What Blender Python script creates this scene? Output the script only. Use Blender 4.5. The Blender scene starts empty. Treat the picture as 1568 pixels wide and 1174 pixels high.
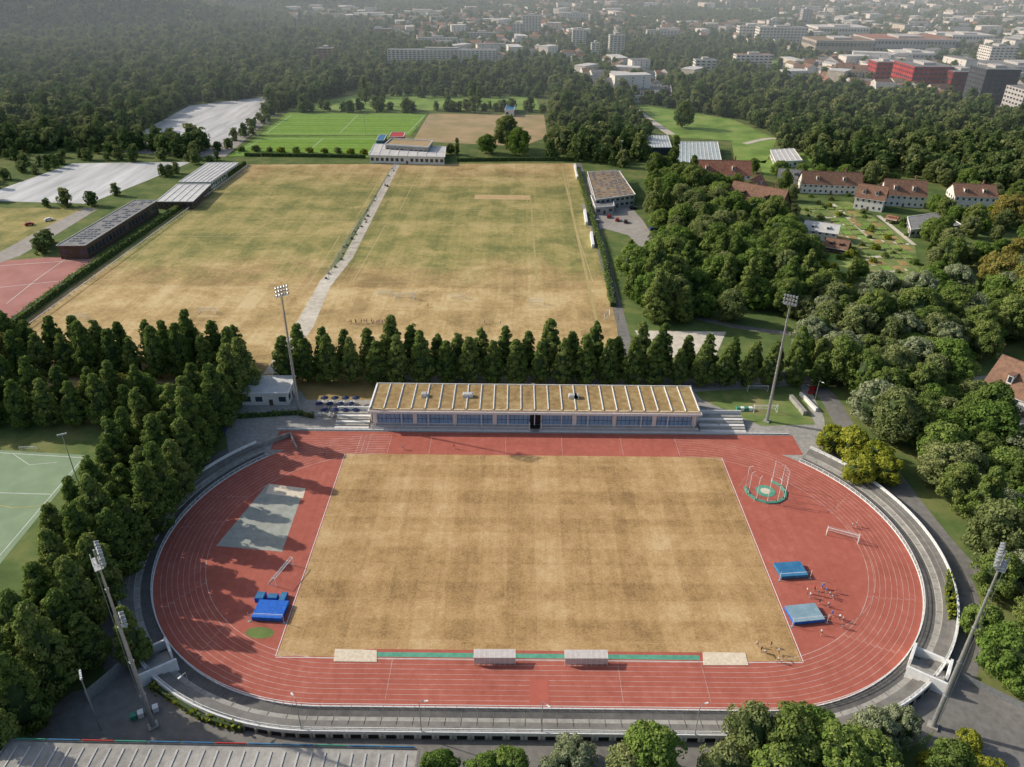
import bpy, math, random, numpy as np
from mathutils import Vector, Matrix
random.seed(7); rng=np.random.default_rng(7)
SC=bpy.context.scene
# ------------------------------------------------------------ camera (solved from the pitch corners)
f=1180.0
CAM=(-5.6609,-146.0945,126.7359,0.514,-0.0032,0.008)
def basis(p):
    cx,cy,h,th,yw,rl=p
    F=np.array([math.sin(yw)*math.cos(th),math.cos(yw)*math.cos(th),-math.sin(th)])
    R0=np.array([math.cos(yw),-math.sin(yw),0.0]); U0=np.cross(R0,F)
    R=math.cos(rl)*R0+math.sin(rl)*U0
    return R,np.cross(R,F),F
R_,U_,F_=basis(CAM); C_=np.array(CAM[:3])
def G(px,py,z=0.0):
    """survey: ground position (metres) of a point seen in the photograph, at height z"""
    d=F_+R_*((px-784)/f)+U_*((587.2-py)/f)
    t=(z-C_[2])/d[2]; P=C_+d*t
    return (float(P[0]),float(P[1]))
def PR(P):
    d=np.array(P,float)-C_; z=d@F_
    return 784+f*(d@R_)/z, 587.2-f*(d@U_)/z
def hgt(x,y,py):
    lo,hi=0.0,150.0
    for _ in range(30):
        mid=(lo+hi)/2
        if PR((x,y,mid))[1]>py: lo=mid
        else: hi=mid
    return lo
cam=bpy.data.cameras.new("camera"); co=bpy.data.objects.new("camera",cam); SC.collection.objects.link(co)
co.matrix_world=Matrix(((R_[0],U_[0],-F_[0],C_[0]),(R_[1],U_[1],-F_[1],C_[1]),(R_[2],U_[2],-F_[2],C_[2]),(0,0,0,1)))
cam.sensor_width=36; cam.lens=36*f/1568; cam.clip_start=1; cam.clip_end=30000; SC.camera=co
SC.view_settings.view_transform='Standard'; SC.view_settings.look='None'; SC.view_settings.exposure=0
# ------------------------------------------------------------ light
EL=math.radians(28.6); sx,sy=-.948,.318
w=bpy.data.worlds.new("World"); SC.world=w; w.use_nodes=True
nt=w.node_tree; bg=nt.nodes["Background"]; sky=nt.nodes.new("ShaderNodeTexSky"); sky.sky_type='NISHITA'
sky.sun_disc=False; sky.sun_elevation=EL; sky.sun_rotation=math.atan2(sx,sy)%(2*math.pi); sky.dust_density=2.5
nt.links.new(sky.outputs[0],bg.inputs[0]); bg.inputs[1].default_value=0.15
sl=bpy.data.lights.new("sun","SUN"); sl.energy=5.0; sl.angle=math.radians(.55); sl.color=(1,.93,.81)
so=bpy.data.objects.new("sun",sl); SC.collection.objects.link(so)
so.rotation_euler=Vector((sx*math.cos(EL),sy*math.cos(EL),math.sin(EL))).to_track_quat('Z','Y').to_euler(); so.location=(-200,100,200)
# ------------------------------------------------------------ materials
def newmat(name):
    m=bpy.data.materials.new(name); m.use_nodes=True; nt=m.node_tree
    return m,nt,nt.nodes["Principled BSDF"]
def L(nt,a,b): nt.links.new(a,b)
def ramp(nt,fac,cols):
    r=nt.nodes.new("ShaderNodeValToRGB"); e=r.color_ramp.elements
    while len(e)<len(cols): e.new(.5)
    for i,(pos,c) in enumerate(cols): e[i].position=pos; e[i].color=(c[0],c[1],c[2],1)
    if fac is not None: L(nt,fac,r.inputs[0])
    return r.outputs[0]
def noise(nt,scale,detail=4,vec=None,rough=.6,dist=0.):
    n=nt.nodes.new("ShaderNodeTexNoise"); n.inputs["Scale"].default_value=scale; n.inputs["Detail"].default_value=detail
    n.inputs["Roughness"].default_value=rough; n.inputs["Distortion"].default_value=dist
    if vec is not None: L(nt,vec,n.inputs["Vector"])
    return n.outputs[0]
def mth(nt,op,a,b=None,c=None):
    n=nt.nodes.new("ShaderNodeMath"); n.operation=op
    for i,v in enumerate((a,b,c)):
        if v is None: continue
        if isinstance(v,(int,float)): n.inputs[i].default_value=v
        else: L(nt,v,n.inputs[i])
    return n.outputs[0]
def objco(nt):
    return nt.nodes.new("ShaderNodeTexCoord").outputs["Object"]
def M(name,c1,c2=None,scale=.5,rough=.85,big=.05,bigamt=.25,spec=.25,metal=0,detail=5,c3=None,stretch=None):
    m,nt,b=newmat(name); c2=c2 or tuple(x*.75 for x in c1)
    v=objco(nt)
    if stretch:
        mp=nt.nodes.new("ShaderNodeMapping"); mp.inputs["Scale"].default_value=stretch; L(nt,v,mp.inputs[0]); v=mp.outputs[0]
    n1=noise(nt,scale,detail,v); n2=noise(nt,big,3,v)
    fac=mth(nt,'ADD',mth(nt,'MULTIPLY',n1,1-bigamt),mth(nt,'MULTIPLY',n2,bigamt))
    cols=[(.38,c2),(.62,c1)] if c3 is None else [(.36,c2),(.5,c1),(.64,c3)]
    L(nt,ramp(nt,fac,cols),b.inputs["Base Color"])
    b.inputs["Roughness"].default_value=rough; b.inputs["Metallic"].default_value=metal
    b.inputs["Specular IOR Level"].default_value=spec
    return m
def leafmat(name,dark,mid,light,hue=.5):
    m=bpy.data.materials.new(name); m.use_nodes=True; nt=m.node_tree; nt.nodes.clear()
    out=nt.nodes.new("ShaderNodeOutputMaterial")
    at=nt.nodes.new("ShaderNodeAttribute"); at.attribute_name="tint"
    oi=nt.nodes.new("ShaderNodeObjectInfo")
    fac=mth(nt,'ADD',mth(nt,'MULTIPLY',at.outputs["Fac"],1-hue*.5),mth(nt,'MULTIPLY',oi.outputs["Random"],hue*.5))
    c=ramp(nt,fac,[(0.1,dark),(.5,mid),(.95,light)])
    d=nt.nodes.new("ShaderNodeBsdfDiffuse"); t=nt.nodes.new("ShaderNodeBsdfTranslucent"); mx=nt.nodes.new("ShaderNodeMixShader"); mx.inputs[0].default_value=.38
    L(nt,c,d.inputs[0]); L(nt,c,t.inputs[0]); L(nt,d.outputs[0],mx.inputs[1]); L(nt,t.outputs[0],mx.inputs[2]); L(nt,mx.outputs[0],out.inputs[0])
    return m
leaf_linden=leafmat("leaf_linden",(.07,.115,.03),(.155,.22,.055),(.28,.31,.10),.7)
leaf_broad=leafmat("leaf_broad",(.07,.13,.03),(.165,.255,.055),(.29,.35,.10),.8)
leaf_olive=leafmat("leaf_olive",(.10,.135,.045),(.20,.24,.09),(.31,.33,.14),.8)
leaf_silver=leafmat("leaf_silver",(.14,.17,.09),(.27,.31,.17),(.38,.41,.26),.5)
leaf_yellow=leafmat("leaf_yellow",(.13,.16,.02),(.27,.30,.04),(.42,.42,.07),.6)
leaf_autumn=leafmat("leaf_autumn",(.13,.13,.035),(.24,.22,.06),(.35,.29,.09),.6)
leaf_far=leafmat("leaf_far",(.065,.11,.04),(.13,.19,.065),(.23,.27,.10),1.0)
bark=M("bark",(.14,.11,.08),(.07,.055,.04),3)
core_m=M("foliage_core_dark",(.05,.08,.026),(.03,.05,.016),1)  # dark solid core added inside crowns and hedges to block light between leaves
asphalt=M("asphalt",(.18,.17,.155),(.125,.12,.11),.6,c3=(.22,.21,.19),bigamt=.5)
asphalt_d=M("asphalt_dark",(.11,.106,.10),(.07,.068,.068),.5,bigamt=.5,c3=(.15,.143,.132))
paving=M("paving",(.36,.335,.30),(.26,.24,.21),.35,bigamt=.5)
gravel=M("gravel",(.62,.57,.48),(.48,.43,.34),.4)
pathm=M("path_dirt",(.50,.45,.37),(.34,.31,.24),.35,bigamt=.4,c3=(.60,.56,.48))
concrete=M("concrete",(.38,.36,.325),(.24,.23,.205),.8,bigamt=.4)
concrete_d=M("concrete_dark",(.22,.208,.19),(.145,.138,.125),.6,bigamt=.4)
white=M("white_paint",(.78,.78,.76),(.66,.66,.64),1)
linew=M("line_paint",(.60,.45,.40),(.44,.23,.19),.35,detail=8)
linew2=M("line_paint_white",(.7,.7,.66),(.5,.5,.45),1)
steel=M("galvanised_steel",(.45,.46,.46),(.33,.34,.34),2,rough=.45,metal=.6)
dark=M("dark_opening",(.02,.02,.022),(.012,.012,.014),1)
glass=M("window_glass",(.05,.07,.09),(.025,.035,.05),.7,rough=.15,spec=.7)
blueglass=M("blue_glass",(.24,.41,.56),(.15,.30,.44),.5,rough=.3,spec=.5)
bluepad=M("blue_mat",(.02,.15,.58),(.012,.10,.45),1.2,rough=.6)
bluecov=M("blue_cover",(.05,.20,.36),(.03,.13,.27),.6,rough=.5)
greycov=M("grey_cover",(.25,.36,.42),(.18,.27,.33),.6,rough=.5)
greenturf=M("green_tartan",(.12,.36,.25),(.08,.26,.18),.8)
sand=M("sand",(.72,.62,.48),(.56,.47,.35),1.5)
rooft_red=M("roof_tiles",(.32,.145,.09),(.19,.085,.06),.9,c3=(.40,.21,.14))
rooft_brown=M("roof_tiles_brown",(.27,.15,.10),(.16,.095,.065),.9)
roof_green=M("roof_sedum",(.30,.20,.085),(.19,.125,.055),.5,c3=(.38,.29,.14),detail=9,bigamt=.35,big=.12)
roof_brown=M("roof_gravel_brown",(.24,.17,.11),(.16,.11,.07),.3,c3=(.30,.24,.16))
roof_grey=M("roof_grey",(.24,.24,.235),(.16,.16,.16),.4)
roof_white=M("roof_white",(.62,.61,.58),(.48,.47,.45),.25)
plaster=M("plaster_white",(.74,.71,.66),(.62,.60,.55),.5)
plaster_g=M("plaster_grey",(.48,.47,.45),(.38,.37,.36),.5)
timber=M("timber",(.15,.10,.065),(.08,.055,.04),1)
redwall=M("red_cladding",(.42,.05,.045),(.30,.035,.035),.1)
redp=M("red_plastic",(.5,.04,.03),(.4,.03,.02),1,rough=.5)
greenp=M("green_paint",(.05,.30,.2),(.04,.22,.15),1,rough=.5)
navy=M("navy_fabric",(.02,.035,.10),(.015,.025,.07),1)
lampg=M("lamp_glass",(.55,.57,.6),(.35,.36,.38),3,rough=.2,spec=.8)
grass_ok=M("dry_grass",(.36,.25,.10),(.25,.19,.065),.25,bigamt=.5)
meadow=M("meadow",(.18,.29,.055),(.12,.20,.038),.05,bigamt=.5,c3=(.26,.32,.085))
lawn=M("lawn",(.15,.205,.055),(.09,.135,.038),.2,c3=(.26,.23,.10),bigamt=.5)
soil=M("garden_soil",(.20,.15,.10),(.13,.10,.065),.6)
dirt_tan=M("dry_pitch",(.42,.30,.17),(.30,.25,.12),.05,bigamt=.5)
cover=M("fleece_cover",(.64,.64,.63),(.38,.39,.38),.12,bigamt=.3,stretch=(1,.12,1))
netm=M("white_net",(.62,.62,.62),(.5,.5,.5),2)
solar=M("solar_panel",(.03,.04,.07),(.02,.025,.045),.5,rough=.2,spec=.7)
def groundmat():
    m,nt,b=newmat("ground_grass"); v=objco(nt)
    n1=noise(nt,.09,8,v,.65); n2=noise(nt,.012,4,v)
    fac=mth(nt,'ADD',mth(nt,'MULTIPLY',n1,.6),mth(nt,'MULTIPLY',n2,.4))
    L(nt,ramp(nt,fac,[(.35,(.06,.09,.03)),(.48,(.10,.145,.045)),(.58,(.17,.185,.065)),(.70,(.26,.225,.12))]),b.inputs["Base Color"]); b.inputs["Roughness"].default_value=.95; b.inputs["Specular IOR Level"].default_value=.1
    return m
def pitchmat(name,pal,px,py,ax,ay,ox=0,oy=0,green=None,nz=.8,fine=1.6,jit=.35,fa=.85):
    m,nt,b=newmat(name); v=objco(nt)
    s=nt.nodes.new("ShaderNodeSeparateXYZ"); L(nt,v,s.inputs[0])
    X=mth(nt,'ADD',s.outputs[0],mth(nt,'MULTIPLY',noise(nt,.5,3,v),jit)); Y=mth(nt,'ADD',s.outputs[1],mth(nt,'MULTIPLY',noise(nt,.45,3,v),jit))
    amp=noise(nt,.045,3,v)
    def stripe(c,per,o,k):
        a=mth(nt,'SINE',mth(nt,'MULTIPLY',mth(nt,'ADD',c,o),2*math.pi/per))
        b2=mth(nt,'SINE',mth(nt,'MULTIPLY',mth(nt,'ADD',c,o*1.7+3),2*math.pi/(per*2.37)))
        a=mth(nt,'MULTIPLY',a,9.0); a=mth(nt,'MINIMUM',a,1.0); a=mth(nt,'MAXIMUM',a,-1.0)
        b2=mth(nt,'MULTIPLY',b2,9.0); b2=mth(nt,'MINIMUM',b2,1.0); b2=mth(nt,'MAXIMUM',b2,-1.0)
        return mth(nt,'MULTIPLY',mth(nt,'ADD',a,mth(nt,'MULTIPLY',b2,.6)),mth(nt,'MULTIPLY',amp,k*2))
    fac=mth(nt,'MULTIPLY',mth(nt,'SUBTRACT',noise(nt,.055,5,v,.65,.5),.5),nz)
    fac=mth(nt,'ADD',fac,mth(nt,'MULTIPLY',mth(nt,'SUBTRACT',noise(nt,fine,6,v,.75),.5),fa))
    fac=mth(nt,'ADD',fac,mth(nt,'MULTIPLY',mth(nt,'SUBTRACT',noise(nt,.35,5,v,.75),.5),.7))
    mp=nt.nodes.new("ShaderNodeMapping"); mp.inputs["Scale"].default_value=(1.2,.06,1); L(nt,v,mp.inputs[0])
    fac=mth(nt,'ADD',fac,mth(nt,'MULTIPLY',mth(nt,'SUBTRACT',noise(nt,.8,3,mp.outputs[0],.6),.5),.25))
    if ax: fac=mth(nt,'ADD',fac,stripe(X,px,ox,ax))
    if ay: fac=mth(nt,'ADD',fac,stripe(Y,py,oy,ay))
    fac=mth(nt,'ADD',fac,.5)
    col=ramp(nt,fac,pal)
    if green:
        y0,y1,y2,y3,gp_=green
        mr=ramp(nt,mth(nt,'DIVIDE',mth(nt,'ADD',s.outputs[1],mth(nt,'MULTIPLY',mth(nt,'SUBTRACT',noise(nt,.03,6,v,.65),.5),120)),400.0),[(y0/400,(0,0,0)),(y1/400,(1,1,1)),(y2/400,(1,1,1)),(y3/400,(0,0,0))])
        g=ramp(nt,fac,gp_); mx=nt.nodes.new("ShaderNodeMix"); mx.data_type='RGBA'
        L(nt,mr,mx.inputs[0]); L(nt,col,mx.inputs[6]); L(nt,g,mx.inputs[7]); col=mx.outputs[2]
    L(nt,col,b.inputs["Base Color"]); b.inputs["Roughness"].default_value=.95; b.inputs["Specular IOR Level"].default_value=.1
    return m
OCH=[(.2,(.22,.138,.062)),(.42,(.355,.225,.10)),(.58,(.445,.29,.135)),(.8,(.54,.39,.21))]
pitch_m=pitchmat("infield_dry_grass",OCH,13.4,11.4,.042,.04,0,2.6,None,.65,1.9,.6,1.0)
OCH2=[(.2,(.26,.185,.085)),(.42,(.37,.26,.12)),(.58,(.45,.325,.155)),(.8,(.54,.42,.23))]
GR2=[(.2,(.155,.165,.06)),(.42,(.235,.22,.08)),(.58,(.315,.272,.105)),(.8,(.42,.34,.15))]
field_m=pitchmat("training_field_grass",OCH2,13,46,.035,.05,0,0,(165,200,320,372,GR2),1.4,.8)
tartan=pitchmat("red_tartan",[(.15,(.24,.075,.055)),(.42,(.355,.105,.075)),(.6,(.405,.125,.09)),(.9,(.49,.21,.16))],1,1,0,0,nz=.6,fine=.6,fa=.5)
turf=M("artificial_turf",(.22,.30,.18),(.18,.25,.15),.2,bigamt=.4)
greenpitch=pitchmat("green_pitch",[(.2,(.11,.22,.03)),(.5,(.17,.30,.045)),(.8,(.24,.36,.075))],30,9,.0,.08,nz=.3,fine=.2)
# ------------------------------------------------------------ mesh helpers
class MB:
    def __init__(s): s.v=[];s.f=[];s.m=[];s.mats=[]
    def mi(s,mat):
        if mat not in s.mats: s.mats.append(mat)
        return s.mats.index(mat)
    def poly(s,pts,mat):
        b=len(s.v); s.v+= [tuple(q) for q in pts]; s.f.append(tuple(range(b,b+len(pts)))); s.m.append(s.mi(mat))
    def box(s,cx,cy,z0,wx,wy,h,mat,rot=0.):
        c,n=math.cos(rot),math.sin(rot); P=[]
        for z in (z0,z0+h):
            for a,b_ in ((-1,-1),(1,-1),(1,1),(-1,1)):
                x,y=a*wx/2,b_*wy/2; P.append((cx+x*c-y*n,cy+x*n+y*c,z))
        b=len(s.v); s.v+=P; k=s.mi(mat)
        for q in ((0,3,2,1),(4,5,6,7),(0,1,5,4),(1,2,6,5),(2,3,7,6),(3,0,4,7)): s.f.append(tuple(b+i for i in q)); s.m.append(k)
        return s
    def prism(s,pts,z0,z1,side,top=None):
        n=len(pts); A=sum(pts[i][0]*pts[(i+1)%n][1]-pts[(i+1)%n][0]*pts[i][1] for i in range(n))
        if A<0: pts=pts[::-1]
        b=len(s.v); s.v+=[(x,y,z0) for x,y in pts]+[(x,y,z1) for x,y in pts]; k=s.mi(side)
        for i in range(n): j=(i+1)%n; s.f.append((b+i,b+j,b+n+j,b+n+i)); s.m.append(k)
        s.f.append(tuple(range(b+n,b+2*n))); s.m.append(s.mi(top or side))
        return s
    def cyl(s,p0,p1,r0,r1,mat,n=8,cap=True):
        p0=Vector(p0);p1=Vector(p1); d=(p1-p0).normalized(); a=d.orthogonal().normalized(); c=d.cross(a); b=len(s.v); k=s.mi(mat)
        for P,r in ((p0,r0),(p1,r1)):
            for i in range(n): t=2*math.pi*i/n; s.v.append(tuple(P+(a*math.cos(t)+c*math.sin(t))*r))
        for i in range(n): j=(i+1)%n; s.f.append((b+i,b+j,b+n+j,b+n+i)); s.m.append(k)
        if cap: s.f.append(tuple(range(b+n,b+2*n))); s.m.append(k); s.f.append(tuple(range(b+n-1,b-1,-1))); s.m.append(k)
        return s
    def mesh(s,name):
        me=bpy.data.meshes.new(name); me.from_pydata(s.v,[],s.f)
        for m in s.mats: me.materials.append(m)
        me.polygons.foreach_set("material_index",s.m); me.update(); return me
def add(name,me,loc=(0,0,0),rot=0,parent=None,scale=1):
    o=bpy.data.objects.new(name,me); SC.collection.objects.link(o); o.location=loc
    if rot: o.rotation_euler=(0,0,rot)
    if scale!=1: o.scale=(scale,)*3 if isinstance(scale,(int,float)) else scale
    if parent: o.parent=parent
    return o
def single(name,mb,loc=(0,0,0),rot=0,scale=1): return add(name,mb.mesh(name),loc,rot,None,scale)
def group(name,parts,loc=(0,0,0),rot=0,scale=1):
    e=add(name,None,loc,rot,None,scale); e.empty_display_size=1
    for k,mb in parts.items(): add(k,mb if isinstance(mb,bpy.types.Mesh) else mb.mesh(k),(0,0,0),0,e)
    return e
EXC=[]
def ground(name,pts,mat,z,exc=True):
    mb=MB(); n=len(pts); A=sum(pts[i][0]*pts[(i+1)%n][1]-pts[(i+1)%n][0]*pts[i][1] for i in range(n))
    if A<0: pts=pts[::-1]
    mb.poly([(x,y,z) for x,y in pts],mat)
    if exc: EXC.append(np.array(pts))
    return single(name,mb)
def gp(name,px,mat,z,exc=True): return ground(name,[G(*q) for q in px],mat,z,exc)
def strip(mb,pts,wd,z,mat):
    pts=[Vector((a,b)) for a,b in pts]; Ls=[];Rs=[]
    for i,q in enumerate(pts):
        d=(pts[min(i+1,len(pts)-1)]-pts[max(i-1,0)]).normalized(); n=Vector((-d.y,d.x))*wd/2; Ls.append(q+n);Rs.append(q-n)
    for i in range(len(pts)-1): mb.poly([(Rs[i].x,Rs[i].y,z),(Rs[i+1].x,Rs[i+1].y,z),(Ls[i+1].x,Ls[i+1].y,z),(Ls[i].x,Ls[i].y,z)],mat)
    return [tuple(a) for a in Ls]+[tuple(a) for a in Rs[::-1]]
def smooth(pts,k=6):
    out=[];n=len(pts)
    for i in range(n-1):
        p0=pts[max(i-1,0)];p1=pts[i];p2=pts[i+1];p3=pts[min(i+2,n-1)]
        for j in range(k):
            t=j/k; out.append(tuple(.5*((2*p1[a])+(-p0[a]+p2[a])*t+(2*p0[a]-5*p1[a]+4*p2[a]-p3[a])*t*t+(-p0[a]+3*p1[a]-3*p2[a]+p3[a])*t**3) for a in (0,1)))
    out.append(tuple(pts[-1])); return out
def road(name,px,wd,z,mat,exc=0):
    mb=MB(); P=smooth([G(*q) for q in px]); strip(mb,P,wd,z,mat); EXC.append(np.array(strip(MB(),P,wd+exc,z,mat)))
    return single(name,mb)
def inpoly(P,poly):
    x,y=P[:,0],P[:,1]; r=np.zeros(len(P),bool); n=len(poly); j=n-1
    for i in range(n):
        xi,yi=poly[i];xj,yj=poly[j]
        if yi!=yj:
            c=((yi>y)!=(yj>y))&(x<(xj-xi)*(y-yi)/(yj-yi)+xi); r^=c
        j=i
    return r
def scatter(polypx,sp,keep=1.0,exc=True,extra=()):
    poly=np.array([G(*q) for q in polypx]); mn=poly.min(0);mx=poly.max(0)
    gx,gy=np.meshgrid(np.arange(mn[0],mx[0],sp),np.arange(mn[1],mx[1],sp)); P=np.stack([gx.ravel(),gy.ravel()],1)
    P=P+(rng.random(P.shape)-.5)*sp*.95; P=P[inpoly(P,poly)]
    if exc:
        for e in list(EXC)+list(extra):
            if len(P): P=P[~inpoly(P,e)]
    return P[rng.random(len(P))<keep]
# ------------------------------------------------------------ ground sheets
mb=MB(); mb.poly([(-9000,-3000,0),(9000,-3000,0),(9000,14000,0),(-9000,14000,0)],groundmat()); single("ground",mb)
CX=42.2
def oval(rx,ry,params): return [(c+rx*math.cos(a),ry*math.sin(a)) for c,a in params]
def par(a0,a1,n=48):
    o=[(CX,a0+(-math.pi/2-a0)*i/n) for i in range(n+1)]
    return o+[(-CX,-math.pi/2+(a1+math.pi/2)*i/n) for i in range(n+1)]
full=par(math.pi/2,-3*math.pi/2)
R0=48.1
yard=gp("forecourt_paving",[(352,700),(330,575),(455,560),(1230,575),(1262,640),(1268,720),(1200,720),(420,720)],concrete,.012)
ground("track_surround",oval(60,61,full),concrete_d,.008)
pts=oval(R0,R0,full)
ground("running_track",pts,tartan,.03)
ground("sprint_start_apron",[(-76,38),(-76,48.1),(78,48.1),(78,38)],tartan,.026)
ground("infield_grass",[(-53.75,-36.3),(53.75,-36.3),(53.75,36.4),(-53.75,36.4)],pitch_m,.036)
ground("long_jump_runway",[(-36,-36.35),(35,-36.35),(35,-34.2),(-36,-34.2)],tartan,.042)
ground("runway_strip",[(-35.5,-36.2),(33,-36.2),(33,-35.0),(-35.5,-35.0)],greenturf,.048)
mb=MB()
def loop(r,wd):
    a=oval(r,r,full); b=oval(r+wd,r+wd,full)
    for i in range(len(a)-1): mb.poly([(*a[i],.05),(*a[i+1],.05),(*b[i+1],.05),(*b[i],.05)],linew)
for i in range(9): loop(36.75+1.22*i,.09 if i else .14)
for i in range(9):
    yy=36.75+1.22*i; mb.box((-42.2-75.5)/2,yy+.05,.045,33.3,.08,.006,linew)
for x in (-42,-30,-8,8.5,26,42.2,-51,-49.6,-48.2): mb.box(x,41.6,.045,.1,9.7,.008,linew)
for x in (-30,16,33): mb.box(x,-41.6,.045,.1,9.7,.008,linew)
for a in (-2.7,-2.3,-.5,-.9,.35,2.7,-3.3):
    c=CX if abs(a)<1.57 else -CX
    for k in range(8): r=36.8+1.22*k; mb.box(c+(r+.6)*math.cos(a+.012*k),(r+.6)*math.sin(a+.012*k),.046,1.1,.1,.006,linew,a)
for i in range(24):
    a=-1.2+2.1*i/24; r=27; mb.box(56+r*.9*math.cos(a),-2+r*math.sin(a),.044,.08,r*.09,.006,linew,a)
mb.box(54.05,0,.04,.14,72.6,.012,white); mb.box(-54.05,0,.04,.14,72.6,.012,white); mb.box(0,-36.6,.046,108,.12,.008,white)
single("track_line_markings",mb)
mb=MB()
linefade=M("faded_line",(.50,.35,.18),(.40,.26,.115),.8)
def ln(x0,y0,x1,y1,wd=.12,z=.045,m_=None):
    l=math.hypot(x1-x0,y1-y0); mb.box((x0+x1)/2,(y0+y1)/2,z,l,wd,.004,m_ or linefade,math.atan2(y1-y0,x1-x0))
for x in (-50,50): ln(x,-32,x,32)
ln(0,-32,0,32); ln(-50,-32,50,-32,z=.046); ln(-50,32,50,32,z=.046)
for i in range(40):
    a=2*math.pi*i/40; b=2*math.pi*(i+1)/40; ln(9.15*math.cos(a),9.15*math.sin(a),9.15*math.cos(b),9.15*math.sin(b),z=.047)
for s in (-1,1): ln(s*50,-20,s*33.5,-20,z=.048); ln(s*50,20,s*33.5,20,z=.048); ln(s*33.5,-20,s*33.5,20,z=.049)
single("pitch_line_markings",mb)
def blob(name,px,rx,ry,mat,z):
    cx,cy=G(*px); mb=MB(); ph=random.random()*6
    mb.poly([(cx+rx*math.cos(t)*(1+.25*math.sin(3*t+ph)+.12*math.sin(7*t)),cy+ry*math.sin(t)*(1+.25*math.sin(3*t+ph)+.12*math.sin(7*t)),z) for t in [2*math.pi*i/40 for i in range(40)]],mat); single(name,mb)
gp("shot_put_sector",[(410,741),(466,748),(432,845),(331,836)],M("sector_cinder",(.37,.38,.33),(.28,.29,.25),.5),.045)
gp("shot_put_circle_slab",[(413,741),(468,748),(464,763),(407,756)],sand,.05)
def sandpit(name,px):
    P=[G(*q) for q in px]; mb=MB(); mb.prism(P,.03,.12,white,sand)
    c=(sum(a for a,b in P)/4,sum(b for a,b in P)/4); Q=[(c[0]+(a-c[0])*.95,c[1]+(b-c[1])*.86) for a,b in P]
    mb.poly([(a,b,.125) for a,b in Q],sand); single(name,mb)
sandpit("sand_pit",[(511,1013),(577,1014),(577,996),(513,994)]); sandpit("sand_pit",[(1077,1019),(1146,1019),(1141,1000),(1076,999)])
mb=MB(); Pc=[G(398+22*math.cos(t),969+9*math.sin(t)) for t in [i*math.pi/8 for i in range(16)]]; mb.poly([(a,b,.05) for a,b in Pc[::-1]],lawn); single("turf_patch",mb)
gp("worn_tartan_patch",[(812,1040),(840,1040),(841,1084),(811,1084)],M("tartan_new",(.44,.12,.085),(.38,.10,.07),.5),.055)
# surroundings
LF=[(-40,600),(30,497),(372,252),(603,251),(500,420),(415,580)]
gp("training_field_grass",LF,field_m,.02)
gp("training_field_grass",[(612,251),(880,250),(944,495),(950,545),(440,545)],field_m,.022)
gp("gravel_path",[(603,251),(613,251),(540,395),(505,440),(480,500),(432,572),(404,572),(445,510),(490,430),(525,395)],pathm,.026)
gp("service_road",[(880,250),(890,250),(925,370),(961,500),(975,560),(955,560),(944,495),(905,350)],asphalt,.03)
gp("plaza_paving",[(890,312),(960,310),(985,338),(1000,362),(1022,372),(1010,398),(990,388),(962,360),(925,350),(905,352)],paving,.024)
gp("gravel_yard",[(972,506),(1112,508),(1096,545),(1000,548)],gravel,.024)
gp("stand_left_lawn",[(455,560),(590,560),(585,612),(470,612),(452,590)],grass_ok,.02)
gp("stand_right_lawn",[(1062,600),(1225,590),(1248,650),(1165,652),(1075,612)],lawn,.02)
road("park_road",[(1180,572),(1235,582),(1270,612),(1300,660),(1350,710),(1400,775),(1450,838),(1490,880)],6.0,.028,asphalt,4)
road("park_path",[(1040,440),(1060,480),(1100,494),(1160,505),(1250,515)],3.5,.026,asphalt,2)
gp("artificial_turf_pitch",[(-160,680),(136,697),(-5,870),(-330,860)],turf,.024)
gp("green_pitch",[(440,173),(655,174),(628,207),(398,207)],greenpitch,.05)
gp("green_pitch",[(395,210),(600,208),(563,241),(350,239)],greenpitch,.05)
gp("dry_pitch",[(657,174),(833,176),(838,210),(800,224),(632,216)],dirt_tan,.05)
gp("meadow",[(975,160),(1120,182),(1190,213),(1172,250),(1125,245),(1120,215),(1030,210)],meadow,.03)
gp("meadow",[(470,160),(555,143),(820,150),(828,168),(440,170)],meadow,.03)
gp("meadow",[(740,146),(815,148),(828,166),(735,166)],meadow,.035)
gp("meadow",[(1160,248),(1240,232),(1245,262),(1170,270)],meadow,.03)
gp("meadow",[(1190,105),(1200,90),(1130,95),(1140,104)],meadow,.03)
gp("meadow",[(1085,12),(1200,12),(1215,20),(1080,22)],meadow,.03)
road("white_path",[(963,160),(990,180),(1028,206)],7,.06,gravel)
road("white_path",[(1140,220),(1180,212),(1220,216)],5,.055,gravel)
COV=[[(290,162),(415,147),(392,190),(332,222),(178,222)],[(112,250),(293,248),(222,278),(135,312),(0,308),(-60,300),(0,290)]]
for c in COV: gp("fleece_covered_plot",c,cover,.04)
gp("allotment_soil",[(320,170),(418,150),(430,168),(345,240),(290,240),(170,232),(250,226),(340,225)],paving,.03,False)
gp("left_green_field",[(-120,318),(150,318),(100,350),(60,372),(0,392),(-150,400)],field_m,.03)
gp("footpath",[(-120,400),(0,386),(70,348),(130,318),(150,320),(85,360),(30,392),(-80,430)],paving,.04)
gp("red_sports_court",[(-180,470),(0,400),(70,394),(152,393),(112,430),(10,497),(-60,530),(-200,540)],M("court_red",(.38,.17,.145),(.31,.13,.11),.1),.036)
gp("asphalt_yard",[(110,1060),(225,1030),(300,1120),(640,1128),(640,1250),(-50,1250),(20,1130)],asphalt,.014)
gp("paved_yard",[(1400,1180),(1470,1045),(1560,1075),(1700,1090),(1700,1250),(1380,1250)],concrete_d,.014)
gp("house_yard",[(1470,580),(1510,575),(1590,660),(1568,690),(1530,660),(1495,610)],paving,.024)
gp("garden_beds",[(1205,312),(1300,308),(1400,372),(1412,440),(1375,446),(1290,420),(1225,360)],lawn,.02)
gp("orchard_lawn",[(1225,395),(1300,380),(1310,470),(1268,470)],meadow,.022)
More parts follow.
